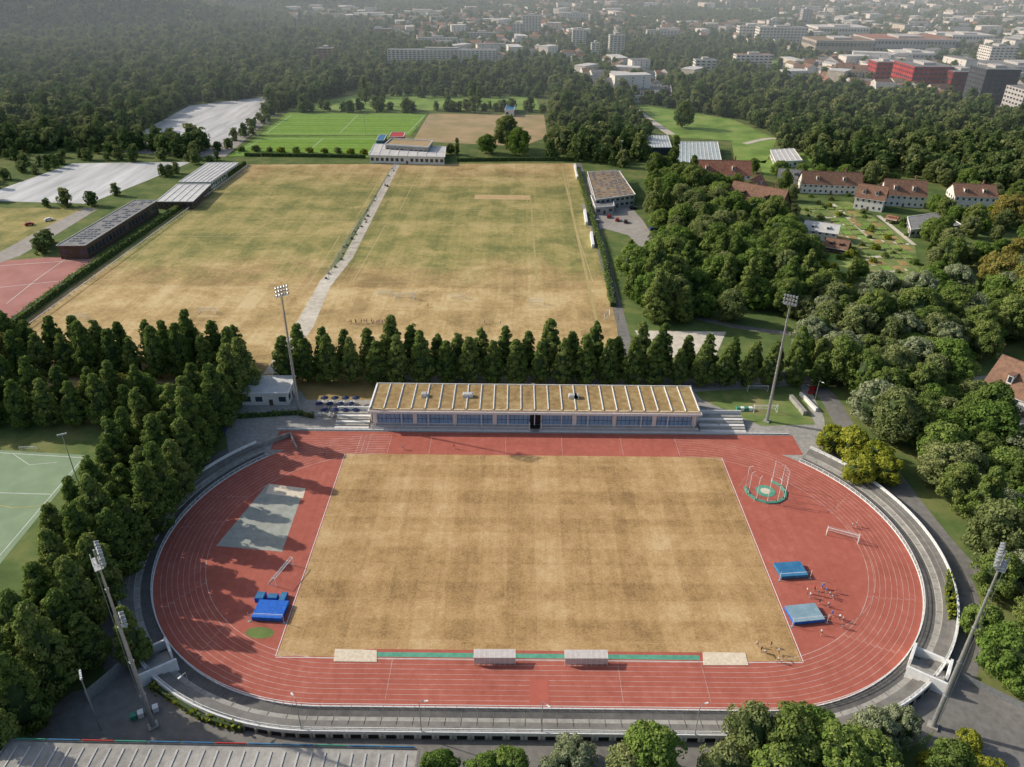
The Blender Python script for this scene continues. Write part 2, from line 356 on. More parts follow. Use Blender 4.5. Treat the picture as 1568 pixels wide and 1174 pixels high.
gp("rail_yard_ground",[(1440,150),(1500,170),(1640,212),(1800,215),(1800,120),(1560,150)],paving,.05)
gp("road_by_rail",[(1130,104),(1450,140),(1700,200),(1700,206),(1440,150),(1130,112)],asphalt,.06)
gp("hard_standing",[(1340,60),(1640,50),(1800,120),(1640,150),(1340,120)],concrete,.045,False)
mb=MB()
for a,b in (((1240,316),(1372,438)),((1275,312),(1330,362)),((1240,335),(1300,330)),((1290,362),(1392,374)),((1320,395),(1360,392)),((1345,330),(1400,375)),((1215,330),(1222,360)),((1262,345),(1318,343)),((1340,418),(1398,412))):
    strip(mb,[G(*a),G(*b)],2.4,.05,gravel); 
single("garden_paths",mb)
GP=np.array([G(*q) for q in [(1222,318),(1300,312),(1392,374),(1402,432),(1378,440),(1300,395),(1232,352)]])
mb=MB(); c0=GP.mean(0); ga=math.atan2(*(np.array(G(1372,438))-np.array(G(1240,316)))[::-1]); bedm=[soil,lawn,meadow,grass_ok,soil,M("flower_bed",(.35,.22,.22),(.10,.16,.05),2)]
for i in range(-12,13):
    for j in range(-9,10):
        u,v=i*7.2+(1.2 if i%3 else 0),j*5.2; x=c0[0]+u*math.cos(ga)-v*math.sin(ga); y=c0[1]+u*math.sin(ga)+v*math.cos(ga)
        if inpoly(np.array([[x,y]]),GP)[0] and random.random()<.88:
            mt=random.choice(bedm); mb.box(x,y,.02,6.0,3.9,.12,mt,ga)
            for k in range(4):
                if mt in (soil,bedm[5]): mb.box(x+(-1.4+.95*k)*-math.sin(ga),y+(-1.4+.95*k)*math.cos(ga),.14,5.2,.45,.35,meadow if k%2 else lawn,ga)
single("allotment_beds",mb)
mb=MB()
def pxloop(q,wd,z,mat=linew2,close=True):
    P=[G(*a) for a in q]; P=P+[P[0]] if close else P
    for i in range(len(P)-1):
        (x0,y0),(x1,y1)=P[i],P[i+1]; mb.box((x0+x1)/2,(y0+y1)/2,z+.001*i,math.hypot(x1-x0,y1-y0),wd,.01,mat,math.atan2(y1-y0,x1-x0))
pxloop([(446,176),(650,177),(624,204),(408,204)],.35,.06); pxloop([(548,176),(520,204)],.35,.07,close=False)
pxloop([(400,213),(590,212),(560,237),(362,236)],.35,.06); pxloop([(495,212),(465,237)],.35,.07,close=False)
pxloop([(-155,684),(128,701),(-10,862)],.2,.034,close=False); pxloop([(-60,753),(80,757)],.2,.04,close=False); pxloop([(-60,762),(20,778),(60,775)],.15,.05,M("line_y",(.6,.5,.15),None,1),False); pxloop([(20,695),(45,712),(88,708)],.15,.045,close=False)
pxloop([(0,407),(140,397)],.3,.05,close=False);pxloop([(0,440),(95,430)],.3,.05,close=False);pxloop([(10,465),(60,425),(100,397)],.3,.055,close=False)
fl2=M("faded_field_line",(.50,.42,.25),(.42,.33,.16),.5)
pxloop([(640,268),(868,268),(876,322),(612,322)],.28,.03,fl2); pxloop([(590,345),(880,345),(908,432),(540,432)],.28,.035,fl2); pxloop([(345,285),(575,285),(545,335),(280,335)],.28,.03,fl2); pxloop([(245,362),(520,362),(470,440),(160,440)],.28,.035,fl2); pxloop([(560,450),(925,450)],.25,.04,fl2,False)
pxloop([(860,254),(915,498)],1.2,.03,M("mown_line_b",(.42,.33,.15),(.34,.27,.11),.3),False); pxloop([(812,300),(822,428)],.8,.031,M("mown_line_c",(.40,.33,.15),(.31,.26,.10),.3),False)
single("field_line_markings",mb)
worn=M("worn_grass",(.50,.36,.19),(.42,.30,.14),.3,bigamt=.3)
gp("worn_turf_band",[(727,298),(812,299),(813,306),(726,305)],worn,.035)
for q,rx,ry in (((614,466),6,2.0),((700,462),4,1.6),((822,470),4,1.6),((318,484),4,1.5)): blob("worn_goalmouth",q,rx,ry,worn,.04)
# ------------------------------------------------------------ terrace ring
ring=par(math.radians(46),-math.pi-math.radians(46),64)
def sweep(name,prof,params,parent=None):
    mb=MB(); rings=[[(x,y,z) for x,y in oval(r,r,params)] for r,z,_ in prof]
    for k in range(len(prof)-1):
        for i in range(len(params)-1):
            mb.poly([rings[k][i],rings[k+1][i],rings[k+1][i+1],rings[k][i+1]],prof[k][2])
    return mb
prof=[(48.45,.03,asphalt_d),(50.7,.08,concrete),(50.7,.45,concrete),(51.9,.5,concrete),(51.9,.9,concrete_d),(53.1,.95,concrete_d),(53.1,1.3,concrete_d),(54.6,1.35,concrete_d),(54.6,-.01,concrete_d)]
rail=MB()
for r,h0,sp in ((48.35,.0,2.0),(54.45,1.35,2.2)):
    P=oval(r,r,ring)
    for i in range(len(P)-1):
        (x0,y0),(x1,y1)=P[i],P[i+1]; l=math.hypot(x1-x0,y1-y0)
        if l<.01: continue
        a=math.atan2(y1-y0,x1-x0)
        for hh,t in ((.95,.10),(.5,.06)): rail.box((x0+x1)/2,(y0+y1)/2,h0+hh,l+.04,t,t,white,a)
        n=max(1,int(l/sp))
        for k in range(n): rail.box(x0+(x1-x0)*k/n,y0+(y1-y0)*k/n,h0,.07,.07,.95,white,a)
wallp=sweep("parapet",[(54.62,1.3,white),(54.62,1.95,white),(54.95,1.95,white),(54.95,-.0,concrete)],ring)
kerb=sweep("kerb",[(48.12,.0,white),(48.12,.22,white),(48.32,.22,white),(48.32,0,white)],ring)
fac=MB()
P=oval(55.05,55.05,par(math.radians(20),-math.pi-math.radians(20),40))
for i in range(0,len(P)-1):
    (x0,y0),(x1,y1)=P[i],P[i+1]; l=math.hypot(x1-x0,y1-y0)
    if l<.01: continue
    a=math.atan2(y1-y0,x1-x0); n=max(1,round(l/3.2))
    for k in range(n):
        t=(k+.5)/n; fac.box(x0+(x1-x0)*t,y0+(y1-y0)*t,.25,min(1.9,l/n*.7),.12,.85,dark,a); t=k/n; fac.box(x0+(x1-x0)*t,y0+(y1-y0)*t,0,.35,.3,1.25,concrete,a)
jn=MB()
for i in range(0,len(ring)-1,2):
    c,a=ring[i]
    jn.box(c+49.6*math.cos(a),49.6*math.sin(a),.062,2.1,.07,.02,concrete_d,a); jn.box(c+51.3*math.cos(a),51.3*math.sin(a),.49,1.1,.06,.02,dark,a)
for k in range(28):
    x=-42+3*k; jn.box(x,-49.6,.062,.07,2.1,.02,concrete_d); jn.box(x,-51.3,.49,.06,1.1,.02,dark); jn.box(x,-52.5,.94,.06,1.1,.02,dark)
group("spectator_terrace",{"terrace_steps":sweep("t",prof,ring),"outer_parapet":wallp,"track_kerb":kerb,"railings":rail,"outer_wall_bays":fac,"slab_joints":jn})
def stairwell(c,rot):
    mb=MB()
    for x,y,wx,wy in ((-2.6,0,.45,7.5),(2.2,3.6,5.2,.5),(2.2,-3.2,4.6,.5)): mb.box(x,y,0.0,wx,wy,3.2,white)
    mb.box(4.6,.2,0,.5,6.2,2.4,white); st=MB()
    for i in range(8): st.box(-1.8+i*.7,.2,0,.7,6.1,.25+.28*(8-i),concrete)
    group("stair_entrance",{"walls":mb,"steps":st},(c[0],c[1],.0),rot)
stairwell(G(236,1012,2.5),math.radians(125)); stairwell(G(1424,1024,2.5),math.radians(55))
mb=MB()
for i in range(77):
    x=-76+i*2; mb.box(x,48.7,0,.08,.08,1.05,white)
for h in (.25,.6,1.0): mb.box(0,48.7,h,154,.06,.07,white)
mb.box(0,48.85,.0,154,.22,.35,white); single("track_fence",mb)
# ------------------------------------------------------------ grandstand
x0,_=G(562,632,6.2); x1,_=G(1075,634,6.2); yf=G(820,633,6.2)[1]; yb=G(820,592,5.6)[1]
W=x1-x0; xm=(x0+x1)/2; D=yb-yf
roof=MB(); n=24
roof.box(xm,(yf+yb)/2,5.75,W,D,.45,white)
roof.box(xm,(yf+yb)/2+.3,6.205,W-.8,D-1.4,.1,roof_green)
roof.box(xm,yf+.75,6.31,W-.8,.9,.05,M("roof_edge_brown",(.28,.19,.14),(.18,.125,.09),1))
ribs=MB()
for i in range(n+1):
    x=x0+.5+(W-1)*i/n; ribs.box(x,(yf+yb)/2+.6,6.25,.22,D-2.4,.34,white)
ribs.box(xm,yf+.12,6.2,W,.2,.22,white); ribs.box(xm,yb-.12,6.2,W,.22,.3,plaster)
fringe=MB()
for i in range(n):
    xa=x0+.5+(W-1)*i/n; fringe.box(xa+.3,(yf+yb)/2+.6,6.306,.28,D-3.4,.03,gravel); fringe.box(xa+(W-1)/n/2,yf+1.7,6.311,(W-1)/n-.9,.35,.03,sand)
units=MB()
for fx,sz in ((.16,1.6),(.295,3.2),(.62,2.8),(.63,1.4)):
    units.box(x0+W*fx,yf+D*.55,6.3,sz,1.8,1.0,roof_white); units.box(x0+W*fx,yf+D*.55,7.3,sz*.8,1.4,.15,plaster_g)
yw=yf+.95
body=MB(); body.box(xm,(yw+.1+yb-.6)/2,0,W-2.5,yb-.6-yw-.1,5.74,plaster)
win=MB(); mull=MB()
for i in range(8):
    a=x0+2+(W-4)*i/8; b=a+(W-4)/8
    if i==4: a+=1.5
    win.box((a+b)/2,yw,1.9,(b-a)-1.6,.1,3.2,blueglass)
    for k in range(9): mull.box(a+.8+(b-a-1.6)*k/8,yw-.07,1.9,.08,.1,3.2,navy)
    mull.box((a+b)/2,yw-.08,3.4,(b-a)-1.6,.12,.07,navy)
    mull.box((a+b)/2,yw-.1,5.1,(b-a)-1.4,.2,.15,white); mull.box((a+b)/2,yw-.1,1.74,(b-a)-1.4,.25,.15,white)
    mull.box(a-.02,yw-.12,.6,1.3,.2,4.9,plaster)
cols=MB()
for i in range(13): cols.box(x0+2+(W-4)*i/12,yf+.35,1.4,.22,.22,4.34,white)
steps=MB(); ys=48.95; nst=4; dy=(yw-.15-ys)/nst
for i in range(nst): steps.box(xm,ys+dy*(i+.5),0,W-1,dy,.45+.34*i,concrete if i%2 else plaster)
seat=MB()
for i in range(1,nst): seat.box(xm,ys+dy*(i+.55),.45+.34*i,W-3,.22,.2,plaster_g)
ent=MB(); ex=G(819,650)[0]; ent.box(ex,ys-.06,.05,2.6,.3,1.5,dark); ent.box(ex,yw-.2,1.9,3.2,.3,3.3,dark); ent.box(ex,(ys+yw)/2,1.4,3.2,yw-ys-.6,.4,dark)
for s in (-1.75,1.75): ent.box(ex+s,(ys+yw)/2,0,.3,yw-ys,2.9,plaster)
endw=MB()
for s in (x0+.3,x1-.3): endw.box(s,(yf+yb)/2+1.5,0,.3,D-3.5,5.73,plaster)
group("grandstand",{"roof":roof,"roof_ribs":ribs,"roof_margins":fringe,"roof_units":units,"body":body,"windows":win,"mullions":mull,"columns":cols,"seating_steps":steps,"benches":seat,"entrance":ent,"end_walls":endw})
for (a,b) in ((x0-10.5,x0-.2),(x1+.2,x1+14)):
    mb=MB()
    for i in range(6): mb.box((a+b)/2,50+i*1.2,0,b-a,1.2,.35+.32*i,concrete if i%2 else plaster)
    mb.box((a+b)/2,57.4,0,b-a,.3,3.1,white); single("terrace_steps",mb)
def fp(name,roofpx,h,roofm,wallm,floors=1,win=True,base=0,roofw=None,par_h=.35,world=None,step=3.2,door=True,ribs=None,exc=True,panels=False):
    P=world or [G(a,b,h) for a,b in roofpx]
    n=len(P); A=sum(P[i][0]*P[(i+1)%n][1]-P[(i+1)%n][0]*P[i][1] for i in range(n))
    if A<0: P=P[::-1]
    if exc: EXC.append(np.array(P))
    parts={}; wl=MB(); wl.prism(P,base,h-.02,wallm); parts["walls"]=wl
    c=(sum(a for a,b in P)/n,sum(b for a,b in P)/n)
    rf=MB(); Q=[(c[0]+(a-c[0])*1.02,c[1]+(b-c[1])*1.02) for a,b in P]; rf.prism(Q,h-.015,h+.2,roofw or white,roofm); parts["roof"]=rf
    pm=MB()
    for i in range(n):
        (xa,ya),(xb,yb2)=Q[i],Q[(i+1)%n]; l=math.hypot(xb-xa,yb2-ya); pm.box((xa+xb)/2,(ya+yb2)/2,h+.1+.01*i,l,.35,par_h,roofw or white,math.atan2(yb2-ya,xb-xa))
    parts["parapet"]=pm
    if win:
        wn=MB(); fh=(h-base)/floors
        for i in range(n):
            (xa,ya),(xb,yb2)=P[i],P[(i+1)%n]; l=math.hypot(xb-xa,yb2-ya); a=math.atan2(yb2-ya,xb-xa); k=max(1,int(l/step))
            for fl in range(floors):
                for j in range(k):
                    t=(j+.5)/k
                    if fl==0 and j==k//2 and door: wn.box(xa+(xb-xa)*t,ya+(yb2-ya)*t,base+.02,1.2,.16,2.1,timber,a)
                    else: wn.box(xa+(xb-xa)*t,ya+(yb2-ya)*t,base+fl*fh+fh*.32,l/k*.6,.14,fh*.42,glass,a)
        parts["windows"]=wn
    if ribs:
        rb=MB(); 
        for i in range(1,ribs):
            t=i/ribs; pa=(Q[0][0]+(Q[1][0]-Q[0][0])*t,Q[0][1]+(Q[1][1]-Q[0][1])*t); pb=(Q[3][0]+(Q[2][0]-Q[3][0])*t,Q[3][1]+(Q[2][1]-Q[3][1])*t)
            l=math.hypot(pb[0]-pa[0],pb[1]-pa[1]); rb.box((pa[0]+pb[0])/2,(pa[1]+pb[1])/2,h+.2,l,.25,.25,roofw or white,math.atan2(pb[1]-pa[1],pb[0]-pa[0]))
        parts["roof_ribs"]=rb
    if panels:
        pn=MB(); u=np.array(Q[1])-np.array(Q[0]); v=np.array(Q[3])-np.array(Q[0]); lu,lv=np.linalg.norm(u),np.linalg.norm(v); a=math.atan2(u[1],u[0]); nu,nv=int(lu/3.2),int(lv/3.2)
        for i in range(1,nu):
            for j in range(1,nv):
                if random.random()<.6: q=np.array(Q[0])+u*i/nu+v*j/nv; pn.box(q[0],q[1],h+.25,2.2,1.4,.15,panels if not isinstance(panels,bool) else solar,a)
        parts["roof_panels"]=pn
    return group(name,parts)
fp("ticket_pavilion",[(370,578),(452,577),(440,603),(368,603)],4.2,roof_white,plaster,1,step=3)
fp("sports_school_building",[(900,264),(948,263),(972,298),(912,306)],6,roof_brown,plaster_g,2,panels=roof_grey)
fp("entry_kiosk",[(905,300),(938,300),(940,316),(912,318)],4,roof_grey,plaster_g,1)
fp("storage_hall",[(88,376),(131,376),(240,308),(205,308)],6.5,roof_grey,timber,1,roofw=plaster_g,panels=True)
fp("changing_room_block",[(240,309),(295,309),(322,283),(272,283)],4,roof_white,timber,1,ribs=5)
fp("changing_room_block",[(275,279),(322,279),(364,250),(318,250)],4,roof_white,plaster,1,ribs=7)
fp("clubhouse",[(566,238),(680,241),(682,225),(574,221)],5,roof_white,plaster,1,ribs=8)
fp("clubhouse_upper_deck",[(590,222),(655,226),(662,217),(600,213)],8,dirt_tan,concrete,1,par_h=.8)
fp("club_pavilion",[(596,210),(618,210),(620,203),(600,203)],5,redp,redp,1)
fp("club_pavilion",[(773,169),(787,169),(789,161),(776,161)],5,bluecov,plaster,1)
fp("team_cabin",[(576,215),(588,215),(592,207),(581,207)],3,bluecov,bluecov,1)
fp("greenhouse",[(1032,248),(1105,251),(1098,218),(1034,218)],5,M("greenhouse_glass",(.45,.50,.48),(.3,.35,.33),.3,rough=.2,spec=.7),glass,1,ribs=12)
fp("greenhouse",[(990,226),(1028,226),(1022,208),(984,208)],5,M("greenhouse_glass_b",(.42,.46,.45),(.3,.34,.33),.3,rough=.2,spec=.7),glass,1,ribs=9)
fp("polytunnel",[(1188,248),(1228,246),(1215,228),(1180,230)],4,roof_white,plaster,1,ribs=5)
fp("flat_office_block",[(1395,352),(1472,345),(1440,326),(1390,333)],4,roof_grey,plaster_g,1)
fp("nursery_hall",[(972,147),(1030,148),(1026,130),(975,129)],6,roof_grey,plaster,1,panels=True)
an=[G(22,1137,8),G(635,1150,8)]; an=[an[0],an[1],(an[1][0]-1,an[1][1]-30),(an[0][0]-4,an[0][1]-30)]
EXC.append(np.array(an))
g=fp("sports_hall",None,8,concrete,concrete_d,1,world=an,roofw=concrete_d,exc=False)
mb=MB()
for i in range(30):
    t=i/30; xa=an[0][0]+(an[1][0]-an[0][0])*t; ya=an[0][1]+(an[1][1]-an[0][1])*t; mb.box(xa+1,ya-14.6,8.19,.3,27.5,.12,plaster_g)
for i in range(12):
    t=(i+.5)/12; xa=an[0][0]+(an[1][0]-an[0][0])*t; ya=an[0][1]+(an[1][1]-an[0][1])*t
    mb.box(xa,ya+.35,8.5,abs(an[1][0]-an[0][0])/12-.3,.14,.18,redp if i in (2,6) else greenp if i%3==0 else bluecov,-.012)
add("edge_trim",mb.mesh("edge_trim"),parent=g)
def house_parts(wx,dy,h,rh,wallm,roofm,floors=2):
    wl=MB(); wl.box(0,0,0,wx,dy,h,wallm)
    for s in (-1,1): wl.poly([(s*wx/2,-dy/2,h),(s*wx/2,dy/2,h),(s*wx/2,0,h+rh-.12)][::s],wallm)
    rf=MB(); o=.6; e=o*rh/(dy/2)
    for s in (-1,1):
        A=(-wx/2-o,s*(dy/2+o),h-e);B=(wx/2+o,s*(dy/2+o),h-e);C=(wx/2+o,0,h+rh);Dd=(-wx/2-o,0,h+rh)
        q=[A,B,C,Dd]; q=q if s<0 else q[::-1]; rf.poly(q,roofm); q2=[(a,b,c-.22) for a,b,c in q][::-1]; rf.poly(q2,timber)
        rf.poly([A,B,(B[0],B[1],B[2]-.22),(A[0],A[1],A[2]-.22)][::-s],white)
    rf.box(0,0,h+rh-.05,wx+1.1,.3,.14,roofm)
    ch=MB(); ch.box(wx*.25,dy*.15,h+rh*.4,.8,.8,rh*.9,rooft_brown)
    wn=MB(); fh=h/floors
    for fl in range(floors):
        for s in (-1,1):
            k=max(2,int(wx/3))
            for j in range(k):
                x=-wx/2+wx*(j+.5)/k
                if fl==0 and s==-1 and j==k//2: wn.box(x,s*dy/2,.02,1.1,.16,2.1,timber)
                else: wn.box(x,s*dy/2,fl*fh+fh*.32,1.1,.12,1.3,glass); wn.box(x,s*(dy/2+.02),fl*fh+fh*.32-.12,1.4,.2,.1,white)
            k=max(1,int(dy/3.5))
            for j in range(k): wn.box(s*wx/2,-dy/2+dy*(j+.5)/k,fl*fh+fh*.32,.12,1.1,1.3,glass)
    dm=MB()
    for k in (-.25,.2):
        dm.box(wx*k,-dy*.27,h+rh*.25,1.6,dy*.22,rh*.38,wallm); dm.box(wx*k,-dy*.28,h+rh*.63,2.0,dy*.26,.15,roofm); dm.box(wx*k,-dy*.385,h+rh*.32,1.0,.1,rh*.24,glass)
    return {"walls":wl,"roof":rf,"chimney":ch,"windows_and_door":wn,"dormers":dm}
def house(name,px,py,wx,dy,h,rh,rot,wallm=plaster,roofm=rooft_red,floors=2):
    x,y=G(px,py,0); r=math.radians(rot); group(name,house_parts(wx,dy,h,rh,wallm,roofm,floors),(x,y,0),r)
    c,s=math.cos(r),math.sin(r); EXC.append(np.array([(x+a*c-b*s,y+a*s+b*c) for a,b in ((-wx/2-2,-dy/2-5),(wx/2+2,-dy/2-5),(wx/2+2,dy/2+2),(-wx/2-2,dy/2+2))]))
house("farmhouse",1100,277,36,14,6,7,-3,roofm=rooft_red)
house("barn",1158,325,30,17,6,9,-38,timber,rooft_brown)
house("barn",1150,300,20,11,5,6,52,plaster,rooft_red)
house("farmhouse",1268,293,34,12,6,6,-6,plaster,rooft_brown)
house("white_house",1330,318,15,12,7,6,-30,roofm=rooft_brown); house("white_house",1378,312,22,13,7,7,-12,roofm=rooft_brown)
house("white_house",1482,316,22,14,8,5,-8,roofm=rooft_brown); house("white_house",1255,364,16,9,5,3,-25,roofm=roof_white)
house("garden_shed",1280,384,10,8,3,3,-30,timber,rooft_brown,1); house("garden_shed",1205,340,7,5,3,2,-60,timber,rooft_red,1)
house("gate_house",1208,281,14,9,5,4,-20,plaster,roof_grey)
house("brick_house",1575,625,24,15,6,8,-55,plaster,rooft_brown); house("garden_shed",1512,540,8,6,3,2,-40,plaster,rooft_red,1)
house("garden_shed",1180,372,7,5,3,2,-30,timber,rooft_red,1); house("garden_shed",1340,296,8,6,3,2,-20,timber,rooft_brown,1); house("garden_shed",1365,340,5,4,2.4,1.2,-40,timber,rooft_red,1)
def block(name,xa,xb,yb_,yt,depth,wallm,roofm=roof_grey,floors=6,fl_col=glass,exc=True):
    A=G(xa,yb_); B=G(xb,yb_); h=hgt(*A,yt); P=[A,B,(B[0],B[1]+depth),(A[0],A[1]+depth)]
    if exc: EXC.append(np.array([(A[0]-8,A[1]-60),(B[0]+8,B[1]-60),(B[0]+8,B[1]+depth),(A[0]-8,A[1]+depth)]))
    parts={}; wl=MB(); wl.prism(P,0,h,wallm,roofm); parts["walls"]=wl; W_=B[0]-A[0]; wn=MB(); fh=h/floors; k=max(2,int(W_/5))
    for fl in range(floors):
        z=fl*fh+fh*.3
        for j in range(k): x=A[0]+W_*(j+.5)/k; wn.box(x,A[1],z,W_/k*.6,.5,fh*.4,fl_col)
        k2=max(2,int(depth/5))
        for s in (A[0],B[0]):
            for j in range(k2): wn.box(s,A[1]+depth*(j+.5)/k2,z,.5,depth/k2*.5,fh*.4,fl_col)
    parts["windows"]=wn; rf=MB(); rf.box((A[0]+B[0])/2,A[1]+depth/2,h,W_*.3,depth*.5,2.5,plaster_g)
    rf.box((A[0]+B[0])/2,A[1]-.1,h,W_,.4,.7,white); parts["roof_plant"]=rf
    group(name,parts)
block("apartment_block",594,760,99,76,14,plaster,floors=8)
block("tower_block",800,828,56,24,20,plaster,floors=14); block("tower_block",785,801,56,36,18,plaster,floors=10)
block("tower_block",932,955,89,54,18,plaster,floors=13); block("tower_block",876,897,72,46,18,plaster,floors=9); block("tower_block",905,917,88,66,14,plaster,floors=7)
block("apartment_block",487,511,94,74,16,rooft_red,floors=5); block("apartment_block",1063,1095,115,92,16,plaster,floors=5)
block("hospital_block",1160,1232,68,42,25,plaster,floors=6); block("hospital_block",1130,1165,62,40,20,plaster,floors=5); block("hospital_tower",1175,1190,50,31,16,plaster,floors=8)
block("exhibition_hall",1246,1335,86,62,60,M("tan_clad",(.42,.38,.32),None,.1),roof_brown,floors=2); block("factory_hall",1335,1460,80,60,80,plaster_g,rooft_red,floors=2)
block("red_factory",1392,1452,138,102,50,redwall,roof_grey,floors=5); block("red_factory",1452,1500,142,110,40,M("dark_red_clad",(.2,.03,.03),None,.1),roof_grey,floors=4)
block("red_factory",1338,1370,122,95,25,redwall,roof_white,floors=4); block("office_block",1496,1548,160,106,30,M("dark_clad",(.07,.075,.085),None,.1),floors=8)
block("office_block",1558,1640,178,138,30,plaster_g,floors=6); block("office_tower",1510,1550,105,72,30,plaster,floors=8)
block("chimney_tower",1226,1240,40,14,16,plaster_g,floors=10); block("factory_hall",1455,1520,70,54,60,roof_white,roof_white,floors=2)
block("factory_hall",1380,1430,98,82,50,plaster,roof_white,floors=2); block("apartment_block",1125,1180,106,84,16,plaster,rooft_red,floors=5)
block("factory_hall",1250,1330,58,42,60,plaster,roof_white,floors=2); block("factory_hall",1520,1640,122,102,60,plaster_g,roof_grey,floors=3)
block("apartment_block",640,700,70,58,14,plaster,floors=5); block("apartment_block",715,760,62,50,14,plaster_g,floors=5); block("apartment_block",990,1040,60,46,16,plaster,floors=6); block("apartment_block",1215,1255,24,10,16,plaster,floors=6); block("apartment_block",860,900,34,20,16,plaster,floors=6); block("apartment_block",560,600,56,44,14,rooft_brown,floors=5)
mb=MB()
for i in range(6):
    a=G(1450,152+i*3.5); b=G(1800,196+i*8); strip(mb,[a,b],1.6,.08+.01*i,rooft_brown); strip(mb,[(a[0],a[1]+.5),(b[0],b[1]+.5)],.3,.2+.01*i,steel)
single("railway_tracks",mb)
# ------------------------------------------------------------ hills
def smst(t): t=np.clip(t,0,1); return t*t*(3-2*t)
hA=np.array(G(-30,112)); hB=np.array(G(520,26)); hd=(hB-hA)/np.linalg.norm(hB-hA); hn=np.array([-hd[1],hd[0]])
def hillz(P):
    s=(P-hA)@hn; t=(P-hA)@hd
    z=250*smst(s/1150)*(.60+.40*np.sin(t/210.+s/420))+40*np.sin(t/85.+1+s/150)*smst(s/180)-.5
    z=z*(1-smst((t-1500)/1500)*.6)
    d2=np.hypot((P[:,0]-2300)/900,(P[:,1]-3000)/700); z=np.maximum(z,230*smst(1-d2)-.5)
    d3=np.hypot((P[:,0]-300)/3500,(P[:,1]-7000)/2400); z=np.maximum(z,260*smst(1-d3)-.5)
    return z
NG=201
gx,gy=np.meshgrid(np.linspace(-4200,4200,NG),np.linspace(700,9000,NG)); HP=np.stack([gx.ravel(),gy.ravel()],1); hz=hillz(HP)
fs=[(j*NG+i,j*NG+i+1,(j+1)*NG+i+1,(j+1)*NG+i) for j in range(NG-1) for i in range(NG-1) if max(hz[j*NG+i],hz[j*NG+i+1],hz[(j+1)*NG+i],hz[(j+1)*NG+i+1])>-.4]
me=bpy.data.meshes.new("hills"); me.from_pydata([(a,b,c) for (a,b),c in zip(HP.tolist(),hz.tolist())],[],fs); me.materials.append(M("hill_ground",(.13,.19,.06),(.085,.13,.04),.02,c3=(.21,.26,.09)))
for q in me.polygons: q.use_smooth=True
add("hills",me)
